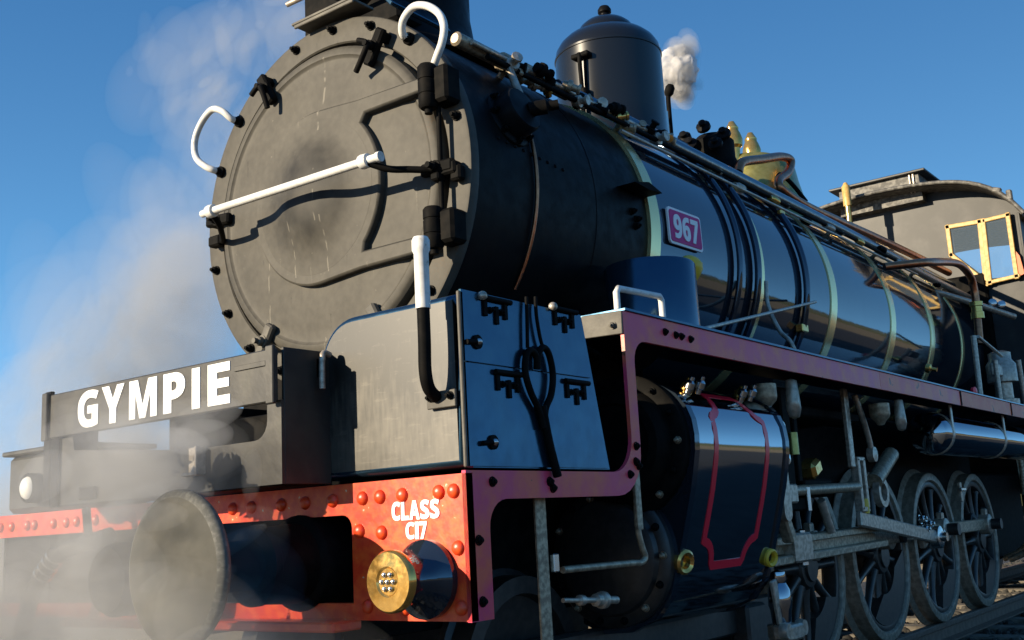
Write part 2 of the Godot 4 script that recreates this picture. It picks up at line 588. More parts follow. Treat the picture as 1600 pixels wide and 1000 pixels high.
func _ready() -> void:
	rng.seed = 11
	# ---------------- camera, sky, sun ----------------
	var cam := Camera3D.new()
	cam.name = "camera"
	cam.transform = Transform3D(Basis(Vector3.UP, 0.6423) * Basis(Vector3.RIGHT, 0.1894) * Basis(Vector3.BACK, -0.0541), Vector3(3.1653, 0.9064, 2.364))
	cam.fov = 33.30
	cam.near = 0.05
	cam.far = 5000.0
	add_child(cam)
	cam.current = true
	var sm := ProceduralSkyMaterial.new()
	sm.sky_top_color = lin([0.020, 0.085, 0.225])
	sm.sky_horizon_color = lin([0.19, 0.49, 0.82])
	sm.sky_curve = 0.15
	sm.ground_bottom_color = lin([0.10, 0.08, 0.05])
	sm.ground_horizon_color = lin([0.30, 0.26, 0.2])
	sm.sun_angle_max = 20.0
	var sky := Sky.new()
	sky.sky_material = sm
	var e := Environment.new()
	e.background_mode = Environment.BG_SKY
	e.sky = sky
	e.tonemap_mode = Environment.TONE_MAPPER_LINEAR
	e.tonemap_exposure = 1.75
	e.volumetric_fog_enabled = true
	e.volumetric_fog_density = 0.0
	e.sdfgi_enabled = true
	e.ssao_enabled = true
	e.ssil_enabled = true
	var we := WorldEnvironment.new()
	we.name = "environment"
	we.environment = e
	add_child(we)
	var sun := DirectionalLight3D.new()
	sun.name = "sun"
	sun.light_energy = 1.6
	sun.light_color = Color(1.0, 0.93, 0.81)
	sun.light_angular_distance = 0.5
	sun.shadow_enabled = true
	sun.transform = Transform3D.IDENTITY.looking_at(Vector3(0.5, -0.34, -1.0), Vector3.UP)
	add_child(sun)

	make_materials()
	loco = group("steam_locomotive", self)
	tag(loco, "black steam locomotive with red buffer beam, red valance with sky purple painted in, brass boiler bands and number 967", "locomotive")
	build_ground()
	build_front()
	build_tank()
	build_smokebox()
	build_boiler()
	build_running_board()
	build_cylinders()
	build_motion()
	build_cab()
	build_tender()
	build_steam()


# ---------------- ground and track ----------------
func build_ground() -> void:
	var b := MB.new()
	b.flat(Vector3(-2500, -0.34, -2500), Vector3(2500, -0.34, -2500), Vector3(2500, -0.34, 2500), Vector3(-2500, -0.34, 2500), Vector3.UP)
	var g := fin(b, "ground", M.ground, self)
	g.set_meta("kind", "structure")
	b = MB.new()
	b.flat(Vector3(-3.4, -0.336, -120), Vector3(17.0, -0.336, -120), Vector3(17.0, -0.336, 60), Vector3(-3.4, -0.336, 60), Vector3.UP)
	fin(b, "added_cinder_strip", M.cinder_shade, self).set_meta("kind", "structure")  # dark strip added and made wide so the cladding mirrors shade
	# far belt of scrub and trees all round the yard
	b = MB.new()
	var fn := FastNoiseLite.new()
	fn.seed = 3
	fn.frequency = 0.05
	var k := 720
	for i in k:
		var c: Array[Vector3] = []
		for j in 2:
			var t := TAU * (i + j) / k
			var r := 210.0 + 12.0 * fn.get_noise_1d((i + j) % k * 0.9)
			var h := 5.0 + 3.0 * fn.get_noise_1d((i + j) % k * 2.7 + 900.0) + 1.2 * fn.get_noise_1d((i + j) % k * 11.0)
			c.append_array([Vector3(cos(t) * r, -0.5, sin(t) * r), Vector3(cos(t) * (r + 3.0), h * 0.8, sin(t) * (r + 3.0)), Vector3(cos(t) * (r + 9.0), h, sin(t) * (r + 9.0)), Vector3(cos(t) * (r + 24.0), -0.5, sin(t) * (r + 24.0))])
		for j in 3:
			var m := (c[j + 1] - c[j]).cross(c[j + 4] - c[j]).normalized()
			if m.y < 0:
				m = -m
			b.flat(c[j], c[j + 1], c[j + 5], c[j + 4], m)
	var tb := fin(b, "tree_belt", M.scrub, self)
	tag(tb, "distant dark belt of scrub and trees along the horizon", "trees", "", "stuff")
	# ballast bed under the sleepers
	b = MB.new()
	b.extr(pl([[-2.0, -0.339], [2.0, -0.339], [1.45, -0.19], [-1.45, -0.19]]), at(0, 0, -34), 42.0)
	var bed := fin(b, "ballast_bed", M.stone, self)
	bed.set_meta("kind", "structure")
	# loose stones of the ballast
	b = MB.new()
	var ico := []
	for i in 8:
		ico.append(Vector3(rng.randf_range(-1, 1), rng.randf_range(-0.7, 0.7), rng.randf_range(-1, 1)).normalized() * rng.randf_range(0.8, 1.1))
	b.lathe(Transform3D(Basis.IDENTITY, Vector3.ZERO), V2([[0, -0.6], [0.9, -0.35], [1.0, 0.2], [0.55, 0.6], [0, 0.68]]), 6)
	var mm := MultiMesh.new()
	mm.transform_format = MultiMesh.TRANSFORM_3D
	mm.mesh = b.mesh()
	mm.instance_count = 9000
	for i in mm.instance_count:
		var x := rng.randf_range(-1.9, 1.9)
		var z := rng.randf_range(-22.0, 3.0)
		var y := -0.19 if absf(x) < 1.45 else -0.19 - (absf(x) - 1.45) * 0.27
		var s := rng.randf_range(0.022, 0.045)
		var bs := Basis.from_euler(Vector3(rng.randf() * 6, rng.randf() * 6, rng.randf() * 6)).scaled(Vector3(s, s * rng.randf_range(0.6, 1.0), s * rng.randf_range(0.7, 1.3)))
		mm.set_instance_transform(i, Transform3D(bs, Vector3(x, y + s * 0.35, z)))
	var mi := MultiMeshInstance3D.new()
	mi.name = "ballast_stones"
	mi.multimesh = mm
	mi.material_override = M.stone
	add_child(mi)
	tag(mi, "loose grey brown ballast stones around the sleepers", "ballast", "", "stuff")
	var sl := MB.new()
	sl.box(Transform3D.IDENTITY, Vector3(2.1, 0.13, 0.23), 0.012)
	var slm := sl.mesh()
	for i in 36:
		var s := put(slm, "sleeper", M.wood, self, Transform3D(Basis(Vector3.UP, rng.randf_range(-0.02, 0.02)), Vector3(rng.randf_range(-0.03, 0.03), -0.217, 2.6 - i * 0.68)))
		tag(s, "weathered grey timber sleeper under the rails", "sleeper", "sleepers of the track")
	for s in [1.0, -1.0]:
		var p := []
		for q in [[-0.062, 0.0], [0.062, 0.0], [0.062, 0.012], [0.012, 0.028], [0.009, 0.10], [0.033, 0.112], [0.033, 0.14], [0.026, 0.15], [-0.026, 0.15], [-0.033, 0.14], [-0.033, 0.112], [-0.009, 0.10], [-0.012, 0.028], [-0.062, 0.0119]]:
			p.append(q)
		var r := MB.new()
		r.extr(pl(p), at(s * 0.567, -0.152, -34), 42.0)
		var o := fin(r, "rail", M.railside, self)
		tag(o, "rusty steel rail under the near driving wheels" if s > 0 else "rusty steel rail on the far side of the locomotive", "rail", "rails of the track")


# ---------------- buffer beam and what is on it ----------------
func build_front() -> void:
	var beam := group("buffer_beam", loco)
	var b := MB.new()
	b.extr(pl([[0.0, 0.965], [0.70, 0.965], arc2(Vector2(0.70, 0.925), 0.04, 90, 0, 5), [0.74, 0.70], [0.0, 0.70], [0.0, 0.65], [W, 0.65], [W, 1.06], [0.0, 1.06]]), at(0, 0, -0.03), 0.03)
	fin(b, "beam_plate", M.red, beam)
	b = MB.new()
	b.extr(pl([[-1.42, 0.968], [-0.003, 0.968], [-0.003, 1.06], [-1.42, 1.06]]), at(0, 0, -0.03), 0.03)
	b.extr(pl([[-1.42, 0.65], [-0.003, 0.65], [-0.003, 0.70], [-1.42, 0.70]]), at(0, 0, -0.03), 0.03)
	fin(b, "beam_plate", M.red, beam)
	block("bottom_flange", Vector3(0, 0.637, 0.035), Vector3(1.5, 0.03, 0.12), M.red, beam, 0.006)
	block("recess_back", Vector3(-0.33, 0.83, -0.26), Vector3(2.2, 0.36, 0.02), M.dark, beam)
	for x in [-1.41, 0.752]:
		block("recess_cheek", Vector3(x, 0.83, -0.14), Vector3(0.02, 0.30, 0.2), M.dark, beam)
	block("beam_top", Vector3(-0.1, 1.052, -0.2), Vector3(2.6, 0.014, 0.33), M.dark, beam)
	var rv := []
	for x in [0.169, 0.266, 0.417, 0.531, 0.658, 0.79, 0.864, 0.956, 1.1, 1.156]:
		rv.append([x, 1.012])
		rv.append([-x, 1.012])
	rv.append_array([[0.0, 1.012], [-1.28, 1.012], [-1.37, 1.012], [0.773, 0.914], [0.867, 0.906], [1.164, 0.852], [1.166, 0.687], [0.80, 0.69], [0.95, 0.685]])
	for p in rv:
		put(rivet_mesh(), "rivet", M.red, beam, along(Vector3(p[0], p[1], 0.0), Vector3(0, 0, 1)))
	# CLASS C17, painted white on the plate
	var x0 := 0.912
	for q in [["C", 0.036], ["L", 0.030], ["A", 0.041], ["S", 0.036], ["S", 0.036]]:
		glyph(q[0], "letter", M.letter, beam, at(x0, 0.938, 0.0), q[1], 0.056, 0.003, 0.9)
		x0 += q[1] + 0.0025
	x0 = 0.966
	for q in [["C", 0.036], ["l", 0.014], ["7", 0.030]]:
		glyph(q[0], "letter", M.letter, beam, at(x0, 0.882, 0.0), q[1], 0.050, 0.003, 0.7)
		x0 += q[1] + 0.002

	# brass faced cap on a black spool
	var sp := group("brass_capped_spool", loco)
	sp.set_meta("label", "black spool with a polished brass face on the red beam")
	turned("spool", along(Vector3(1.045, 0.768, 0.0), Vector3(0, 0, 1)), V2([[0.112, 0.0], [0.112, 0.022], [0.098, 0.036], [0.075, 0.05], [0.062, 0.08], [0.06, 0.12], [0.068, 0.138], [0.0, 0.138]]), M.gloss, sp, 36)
	turned("brass_cap", along(Vector3(1.048, 0.772, 0.138), Vector3(0, 0, 1)), V2([[0.0, 0.0], [0.078, 0.0], [0.086, 0.008], [0.086, 0.024], [0.08, 0.032], [0.042, 0.034], [0.036, 0.029], [0.0, 0.029]]), M.brass, sp, 40)
	for k in 7:
		var o := Vector2.ZERO if k == 0 else Vector2(cos(k * TAU / 6), sin(k * TAU / 6)) * 0.022
		put(bolt_mesh(), "bolt", M.bright, sp, along(Vector3(1.048 + o.x, 0.772 + o.y, 0.164), Vector3(0, 0, 1)).scaled_local(Vector3(0.5, 0.4, 0.5)))

	# the large round buffer
	var bf := group("buffer", loco)
	bf.set_meta("label", "large round grey buffer standing out from the red beam")
	turned("buffer_head", along(Vector3(0.505, 0.834, 0.44), Vector3(0, 0, 1)).scaled_local(Vector3(1.04, 1.0, 1.04)), V2([[0.196, 0.0405], [0.17, 0.049], [0.13, 0.058], [0.09, 0.064], [0.045, 0.0675], [0.0, 0.0685]]), M.disc, bf, 64)
	turned("buffer_rim", along(Vector3(0.505, 0.834, 0.44), Vector3(0, 0, 1)).scaled_local(Vector3(1.04, 1.0, 1.04)), V2([[0.0, -0.012], [0.18, -0.008], [0.212, 0.006], [0.217, 0.014], [0.217, 0.024], [0.210, 0.033], [0.196, 0.0405]]), M.worn, bf, 64)
	turned("buffer_shank", along(Vector3(0.505, 0.83, -0.2), Vector3(0, 0, 1)), V2([[0.075, 0.0], [0.075, 0.63], [0.0, 0.63]]), M.dark, bf)
	turned("buffer_housing", along(Vector3(0.505, 0.825, -0.25), Vector3(0, 0, 1)), V2([[0.15, 0.0], [0.15, 0.26], [0.145, 0.27], [0.125, 0.28], [0.115, 0.42], [0.12, 0.425], [0.12, 0.45], [0.08, 0.455], [0.0, 0.455]]), M.dark, bf, 32)
	# centre coupler
	var cp := group("coupler", loco)
	turned("coupler_head", along(Vector3(-0.08, 0.80, 0.13), Vector3(0, 0, 1)), V2([[0.08, 0.0], [0.11, 0.02], [0.12, 0.05], [0.12, 0.16], [0.105, 0.185], [0.0, 0.19]]), M.dark, cp, 28)
	block("coupler_shank", Vector3(-0.08, 0.80, -0.05), Vector3(0.13, 0.15, 0.38), M.dark, cp, 0.01)
	# brake cock and hose
	var hs := group("brake_hose", loco)
	block("cock_lever", Vector3(-0.468, 0.99, 0.15), Vector3(0.035, 0.13, 0.02), M.dark, hs, 0.005, Basis(Vector3.BACK, 0.18))
	rod("hose", [Vector3(-0.46, 0.95, 0.06), Vector3(-0.46, 0.93, 0.14), Vector3(-0.56, 0.90, 0.19), Vector3(-0.67, 0.83, 0.2), Vector3(-0.76, 0.72, 0.2), Vector3(-0.82, 0.55, 0.2), Vector3(-0.84, 0.35, 0.19)], 0.03, M.rubber, hs, true, 12)
	for k in 4:
		var c := Vector3(-0.60 - 0.026 * k, 0.885 - 0.021 * k, 0.195)
		var ring := MB.new()
		ring.lathe(along(c, Vector3(-0.76, -0.62, 0.03)), V2([[0.032, -0.005], [0.037, -0.004], [0.037, 0.004], [0.032, 0.005]]), 16)
		fin(ring, "hose_clip", M.bright, hs)

	# apron over the beam that carries the name board
	var ap := group("front_apron", loco)
	b = MB.new()
	b.extr(pl([[-0.67, 1.066], [0.65, 1.066], [0.65, 1.32], [0.585, 1.32], [0.585, 1.26], arc2(Vector2(0.525, 1.265), 0.06, 0, -90, 5), [0.2, 1.205], [-0.49, 1.262], [-0.50, 1.32], [-0.67, 1.32]]), at(0, 0, 0.185), 0.012)
	fin(b, "apron_plate", M.apron, ap)
	for x in [-0.664, 0.644]:
		block("apron_side", Vector3(x, 1.275, 0.09), Vector3(0.012, 0.42, 0.19), M.apron, ap, 0.002)
	block("apron_floor", Vector3(-0.01, 1.068, 0.1), Vector3(1.28, 0.012, 0.18), M.dark, ap)
	block("end_post", Vector3(-0.652, 1.28, 0.204), Vector3(0.045, 0.43, 0.016), M.dark, ap, 0.003)
	block("end_post", Vector3(-0.60, 1.23, 0.204), Vector3(0.05, 0.34, 0.010), M.dark, ap, 0.003)
	b = MB.new()
	b.box(at(0.25, 1.165, 0.206), Vector3(0.075, 0.09, 0.014), 0.003)
	b.box(at(0.25, 1.122, 0.222), Vector3(0.075, 0.010, 0.035), 0.002)
	b.box(at(0.283, 1.165, 0.222), Vector3(0.010, 0.09, 0.035), 0.002)
	fin(b, "lamp_iron", M.steel, ap)
	b = MB.new()
	b.box(at(-0.38, 1.10, 0.206), Vector3(0.10, 0.045, 0.014), 0.003)
	fin(b, "lamp_iron", M.dark, ap)
	for x in [0.60, 0.68]:
		rod("drain_pipe", [Vector3(x, 1.47, 0.02), Vector3(x, 1.47, 0.05), Vector3(x, 1.40, 0.055), Vector3(x, 1.36, 0.055)], 0.010, M.steel, ap)
	block("step_bracket", Vector3(0.625, 1.43, 0.03), Vector3(0.05, 0.07, 0.05), M.dark, ap, 0.006)

	var board := Node3D.new()
	board.name = "name_board"
	add_child(board)
	tag(board, "long dark name board with white letters GYMPIE across the locomotive front", "name board")
	block("panel", Vector3(-0.01, 1.398, 0.206), Vector3(1.30, 0.165, 0.018), M.apron, board, 0.004)
	for x in [-0.648, 0.632]:
		block("end_strip", Vector3(x, 1.398, 0.222), Vector3(0.036, 0.18, 0.014), M.apron, board, 0.003)
	block("top_strip", Vector3(0.53, 1.437, 0.2175), Vector3(0.15, 0.016, 0.005), M.apron, board, 0.001)
	for q in [["G", -0.435, -0.305], ["Y", -0.283, -0.145], ["M", -0.115, 0.045], ["P", 0.082, 0.200], ["l", 0.237, 0.279], ["E", 0.320, 0.432]]:
		glyph(q[0], "letter", M.letter, board, at(q[1], 1.333, 0.214), q[2] - q[1], 0.134, 0.004, 0.6)

	# lower box and marker lamp on the far side of the front
	var lb := group("far_tool_box", loco)
	block("box_body", Vector3(-1.05, 1.185, -0.16), Vector3(0.52, 0.24, 0.34), M.apron, lb, 0.02)
	block("box_lid", Vector3(-1.05, 1.315, -0.16), Vector3(0.56, 0.02, 0.38), M.apron, lb, 0.005)
	var lamp := group("marker_lamp", self)
	tag(lamp, "round white lensed lamp on the low box left of the name board", "lamp")
	turned("lamp_case", along(Vector3(-1.06, 1.16, 0.011), Vector3(0, 0, 1)), V2([[0.0, 0.0], [0.06, 0.0], [0.06, 0.05], [0.052, 0.056], [0.046, 0.05]]), M.dark, lamp)
	turned("lamp_lens", along(Vector3(-1.06, 1.16, 0.06), Vector3(0, 0, 1)), V2([[0.047, 0.0], [0.04, 0.012], [0.022, 0.02], [0.0, 0.023]]), M.lens, lamp)


# ---------------- tall box with the hinged side doors ----------------
func build_tank() -> void:
	var t := group("front_locker", loco)
	var prof := pl([[0.60, 1.076], [1.196, 1.076], [1.196, 1.575], arc2(Vector2(1.176, 1.572), 0.02, 0, 90, 4), arc2(Vector2(0.75, 1.442), 0.15, 90, 180, 9)])
	var b := MB.new()
	# front plate, slightly dished edge
	b.extr(Geometry2D.offset_polygon(prof, -0.022)[0], at(0, 0, -0.02), 0.0115, true)
	for p in b.v:
		b.uv.append(Vector2((p.x - 0.6) / 0.6, 1.0 - (p.y - 1.076) / 0.52))
	fin(b, "front_plate", M.tank, t)
	var roll := MB.new()
	var k := prof.size()
	for i in range(0, k):
		var p := prof[i]
		var q := prof[(i + 1) % k]
		var mp := edge_normal(prof, i)
		var mq := edge_normal(prof, (i + 1) % k)
		for st in 5:
			var t0 := PI * 0.5 * st / 5.0
			var t1 := PI * 0.5 * (st + 1) / 5.0
			var f := func(c: Vector2, m: Vector2, t: float) -> Vector3: return Vector3(c.x, c.y, -0.045) + Vector3(m.x, m.y, 0) * (0.022 * (sin(t) - 1.0)) + Vector3(0, 0, 0.036 * cos(t))
			var g := func(m: Vector2, t: float) -> Vector3: return Vector3(m.x * sin(t), m.y * sin(t), cos(t))
			roll.quad(f.call(p, mp, t0), f.call(q, mq, t0), f.call(q, mq, t1), f.call(p, mp, t1), g.call(mp, t0), g.call(mq, t0), g.call(mq, t1), g.call(mp, t1))
	fin(roll, "rolled_edge", M.sheet, t)
	b = MB.new()
	for i in k:
		var p := prof[i]
		var q := prof[(i + 1) % k]
		var d := q - p
		var m := Vector3(d.y, -d.x, 0).normalized()
		var zp := lerpf(-0.78, -0.665, (p.y - 1.076) / 0.516)
		var zq := lerpf(-0.78, -0.665, (q.y - 1.076) / 0.516)
		b.flat(Vector3(p.x, p.y, -0.045), Vector3(q.x, q.y, -0.045), Vector3(q.x, q.y, zq), Vector3(p.x, p.y, zp), m)
	b.flat(Vector3(0.60, 1.076, -0.78), Vector3(1.196, 1.076, -0.78), Vector3(1.196, 1.592, -0.665), Vector3(0.60, 1.592, -0.665), Vector3(0, 0.2, -1).normalized())
	fin(b, "shell", M.sheet, t)
	# side doors, upper and lower, each its own sheet
	b = MB.new()
	b.extr(pl([[0.012, 1.385], [0.69, 1.385], [0.648, 1.598], [0.012, 1.598]]), side_plane(1.197, 0, 0), 0.008)
	fin(b, "upper_door", M.sheet, t)
	b = MB.new()
	b.extr(pl([[0.012, 1.080], [0.762, 1.080], [0.692, 1.380], [0.012, 1.380]]), side_plane(1.197, 0, 0), 0.008)
	fin(b, "lower_door", M.sheet, t)
	block("corner_strip", Vector3(1.199, 1.335, -0.012), Vector3(0.012, 0.516, 0.02), M.dust, t, 0.003)
	for q in [[1.585, -0.16], [1.60, -0.53], [1.362, -0.205], [1.362, -0.575]]:
		var h := MB.new()
		h.tube([Vector3(1.212, q[0], q[1] + 0.055), Vector3(1.212, q[0], q[1] - 0.085)], 0.009, 8)
		for dz in [0.04, -0.015, -0.06]:
			h.box(at(1.209, q[0] - 0.028 - (0.02 if dz == -0.015 else 0.0), q[1] + dz), Vector3(0.007, 0.056, 0.018), 0.002)
		fin(h, "hinge", M.dark, t)
		for dz in [0.015, -0.04]:
			put(bolt_mesh(), "hinge_bolt", M.dark, t, along(Vector3(1.205, q[0] - 0.035, q[1] + dz), Vector3(1, 0, 0)).scaled_local(Vector3(0.55, 0.5, 0.55)))
		if q[0] > 1.5:
			put(rivet_mesh(), "hinge_knob", M.steel, t, along(Vector3(1.212, q[0] + 0.004, q[1] + 0.055), Vector3(0.6, 0.3, 0.6)).scaled_local(Vector3(0.7, 0.9, 0.7)))
	for q in [[1.445, -0.075], [1.15, -0.128]]:
		var h := MB.new()
		h.tube([Vector3(1.212, q[0] - 0.005, q[1] + 0.055), Vector3(1.213, q[0], q[1])], 0.008, 8)
		h.lathe(along(Vector3(1.204, q[0], q[1]), Vector3(1, 0, 0)), V2([[0.022, 0], [0.022, 0.008], [0, 0.01]]), 14)
		fin(h, "latch", M.dark, t)
		put(rivet_mesh(), "latch_knob", M.bright, t, along(Vector3(1.212, q[0], q[1]), Vector3(1, 0, 0.3)).scaled_local(Vector3(0.55, 0.9, 0.55)))
	# long forked hook hung over the doors
	var f := group("fire_hook", self)
	tag(f, "black forked hook with a heart shaped loop hung on the black locker doors with painted sky blue", "hook")
	rod("hook_wire", [Vector3(1.215, 1.615, -0.325), Vector3(1.218, 1.54, -0.318), Vector3(1.218, 1.45, -0.312)], 0.006, M.dark, f)
	rod("hook_wire", [Vector3(1.215, 1.622, -0.375), Vector3(1.218, 1.56, -0.37), Vector3(1.218, 1.49, -0.383), Vector3(1.218, 1.45, -0.40)], 0.006, M.dark, f)
	rod("hook_loop", [Vector3(1.22, 1.385, -0.352), Vector3(1.222, 1.425, -0.35), Vector3(1.222, 1.442, -0.325), Vector3(1.222, 1.425, -0.298), Vector3(1.222, 1.37, -0.288), Vector3(1.222, 1.31, -0.31), Vector3(1.22, 1.255, -0.352), Vector3(1.22, 1.2, -0.372)], 0.011, M.dark, f)
	rod("hook_loop", [Vector3(1.22, 1.385, -0.356), Vector3(1.222, 1.43, -0.362), Vector3(1.222, 1.458, -0.388), Vector3(1.222, 1.44, -0.42), Vector3(1.222, 1.375, -0.436), Vector3(1.222, 1.31, -0.42), Vector3(1.22, 1.262, -0.388), Vector3(1.22, 1.2, -0.376)], 0.011, M.dark, f)
	rod("hook_shaft", [Vector3(1.22, 1.27, -0.37), Vector3(1.22, 1.16, -0.395), Vector3(1.22, 1.05, -0.432)], 0.014, M.dark, f)
	# white topped hand post on the front of the locker
	var hp := group("hand_post", loco)
	rod("post_foot", [Vector3(1.115, 1.285, 0.012), Vector3(1.12, 1.31, 0.05), Vector3(1.125, 1.36, 0.068), Vector3(1.13, 1.44, 0.072), Vector3(1.13, 1.545, 0.072)], 0.019, M.dark, hp, true, 12)
	turned("post_top", at(1.13, 1.54, 0.072), V2([[0.0, 0.0], [0.022, 0.0], [0.022, 0.165], [0.027, 0.175], [0.027, 0.205], [0.022, 0.215], [0.0, 0.217]]), M.white, hp, 18)
	block("post_base", Vector3(1.13, 1.278, 0.006), Vector3(0.11, 0.05, 0.010), M.dust, hp, 0.002)
	for x in [1.092, 1.168]:
		put(bolt_mesh(), "bolt", M.dark, hp, along(Vector3(x, 1.285, 0.011), Vector3(0, 0, 1)).scaled_local(Vector3(0.6, 0.6, 0.6)))


# ---------------- smokebox ----------------
func build_smokebox() -> void:
	var Z := along(Vector3(0, H, 0), Vector3(0, 0, 1))
	var sb := group("smokebox", loco)
	var b := MB.new()
	b.lathe(Z, V2([[0.772, -1.985], [0.772, -0.665]]), 96)
	fin(b, "smokebox_barrel", M.matte, sb)
	b = MB.new()
	b.lathe(Z, V2([[0.772, -0.675], [0.780, -0.672], [RS, -0.664], [RS, -0.632], [0.781, -0.623], [0.772, -0.62], [0.680, -0.62], [0.674, -0.626], [0.674, -0.66], [0.60, -0.66]]), 96)
	planar(b)
	fin(b, "front_ring", M.face, sb)
	for k in 20:
		var a := 13.0 + 18.0 * k
		if k in [2, 7, 8, 19] or (k == 1):
			continue
		put(bolt_mesh(), "bolt", M.dark, sb, along(surf(a, 0.742, -0.62), Vector3(0, 0, 1)))
	# row of small rivets on the barrel
	for k in 9:
		put(rivet_mesh(), "barrel_rivet", M.matte, sb, along(surf(9.0 - k * 0.25, 0.771, -0.82 - k * 0.055), Vector3(1, 0.15, 0)).scaled_local(Vector3(0.4, 0.5, 0.4)))
	# seam where the two wrapper plates meet
	b = MB.new()
	b.lathe(Z, V2([[0.772, -1.56], [0.7745, -1.558], [0.7745, -1.5], [0.772, -1.498]]), 96)
	fin(b, "wrapper_seam", M.matte, sb)
	# saddle, lengthened forward to keep the sun off the valve chest
	b = MB.new()
	b.extr(pl([[-0.68, 1.075], [0.68, 1.075], [0.68, 1.62], [0.55, 1.72], [-0.55, 1.72], [-0.68, 1.62]]), at(0, 0, -1.95), 1.22)
	fin(b, "saddle", M.dark, sb)

	# door
	var d := group("smokebox_door", loco)
	b = MB.new()
	b.lathe(Z, V2([[0.652, -0.66], [0.652, -0.606], [0.645, -0.598], [0.636, -0.592], [0.612, -0.590], [0.602, -0.598], [0.594, -0.6], [0.55, -0.592], [0.30, -0.586], [0.0, -0.584]]), 96)
	planar(b)
	fin(b, "door_plate", M.face, d)
	# raised middle: a disc that runs out into the two hinge straps
	var disc := pl([arc2(Vector2(0, H), 0.372, 84, 276, 40)])
	disc.append_array(pl([[0.12, 1.917], [0.25, 1.928], [0.60, 1.932], [0.60, 1.996], [0.27, 1.998], arc2(Vector2(0, H), 0.372, -42, 42, 22), [0.30, 2.562], [0.60, 2.563], [0.60, 2.622], [0.25, 2.632], [0.13, 2.643]]))
	b = MB.new()
	b.extr_b(disc, at(0, 0, -0.592), 0.038, 0.009)
	planar(b)
	fin(b, "hinge_plate", M.face, d)
	b = MB.new()
	b.lathe(Z, V2([[0.33, -0.5535], [0.28, -0.549], [0.235, -0.540], [0.19, -0.524], [0.15, -0.508], [0.10, -0.496], [0.05, -0.491], [0.0, -0.490]]), 72)
	planar(b)
	fin(b, "door_boss", M.face, d)
	for q in [[2.475, 2.652], [1.925, 2.085]]:
		var y: float = (q[0] + q[1]) * 0.5
		turned("hinge_barrel", at(0.648, q[0], -0.545), V2([[0.0, 0.0], [0.03, 0.0], [0.038, 0.01], [0.038, 0.05], [0.035, 0.052], [0.035, 0.056], [0.038, 0.058], [0.038, 0.108], [0.035, 0.11], [0.035, 0.114], [0.038, 0.116], [0.038, q[1] - q[0] - 0.01], [0.03, q[1] - q[0]], [0, q[1] - q[0]]]), M.dark, d, 20)
		block("hinge_block", Vector3(0.70, y, -0.585), Vector3(0.09, q[1] - q[0] - 0.03, 0.09), M.dark, d, 0.012)
		turned("hinge_pin", at(0.648, q[0] - 0.02, -0.545), V2([[0, 0], [0.016, 0.0], [0.016, 0.02], [0, 0.02]]), M.dark, d, 12)
	rod("hinge_rod", [Vector3(0.668, 2.06, -0.575), Vector3(0.672, 2.5, -0.575)], 0.010, M.dark, d)
	# dogs that clamp the door
	for a in [58.0, 119.0, 176.0, -122.0, -61.0, -3.0]:
		var c := surf(a, 0.655, -0.60)
		var rad := Vector3(cos(deg_to_rad(a)), sin(deg_to_rad(a)), 0)
		var bs := Basis(Vector3(-rad.y, rad.x, 0), rad, Vector3(0, 0, 1))
		var m: Material = M.dark if a > -50.0 else M.dust
		var g := MB.new()
		g.box(Transform3D(bs, c + Vector3(0, 0, 0.022)), Vector3(0.05, 0.16, 0.034), 0.008)
		g.box(Transform3D(bs, c + rad * 0.05 + Vector3(0, 0, 0.0)), Vector3(0.045, 0.045, 0.06), 0.006)
		g.tube([c, c + Vector3(0, 0, 0.085)], 0.012, 10)
		fin(g, "door_dog", m, d)
		put(bolt_mesh(), "dog_nut", m, d, along(c + Vector3(0, 0, 0.035), Vector3(0, 0, 1)).scaled_local(Vector3(1.3, 1.2, 1.3)))
		if a in [58.0, 119.0]:
			rod("dog_handle", [c + Vector3(0, 0, 0.07) + bs.x * 0.055, c + Vector3(0, 0, 0.07), c + Vector3(0, 0, 0.075) - rad * 0.055 - bs.x * 0.01, c + Vector3(0, 0, 0.06) - rad * 0.12 + bs.x * 0.012], 0.012, M.dark, d)
	# white hand rail across the door, on black arms
	var hr := group("door_hand_rail", loco)
	var g := MB.new()
	g.lathe(along(Vector3(-0.54, 2.293, -0.40), Vector3(1, -0.012, 0)), V2([[0.0, 0.0], [0.014, 0.0], [0.016, 0.004], [0.016, 0.045], [0.027, 0.048], [0.029, 0.055], [0.027, 0.085], [0.0165, 0.088], [0.0165, 0.965], [0.027, 0.968], [0.029, 0.975], [0.027, 1.005], [0.016, 1.008], [0.016, 1.05], [0.02, 1.053], [0.02, 1.07], [0.0, 1.07]]), 14)
	fin(g, "rail_bar", M.white, hr)
	rod("rail_arm", [Vector3(-0.475, 2.285, -0.40), Vector3(-0.50, 2.25, -0.46), Vector3(-0.58, 2.225, -0.54), Vector3(-0.66, 2.23, -0.60)], 0.014, M.dark, hr)
	rod("rail_arm", [Vector3(0.46, 2.272, -0.40), Vector3(0.52, 2.245, -0.45), Vector3(0.58, 2.24, -0.50), Vector3(0.65, 2.235, -0.56), Vector3(0.72, 2.235, -0.61)], 0.014, M.dark, hr)
	g = MB.new()
	g.box(at(0.705, 2.232, -0.59), Vector3(0.08, 0.05, 0.05), 0.008)
	g.box(at(0.735, 2.21, -0.595), Vector3(0.05, 0.06, 0.04), 0.008)
	g.box(at(0.66, 2.205, -0.57), Vector3(0.04, 0.03, 0.05), 0.006)
	fin(g, "rail_bracket", M.dark, hr)
	g = MB.new()
	g.box(at(-0.68, 2.235, -0.59), Vector3(0.08, 0.05, 0.05), 0.008)
	fin(g, "rail_bracket", M.dark, hr)
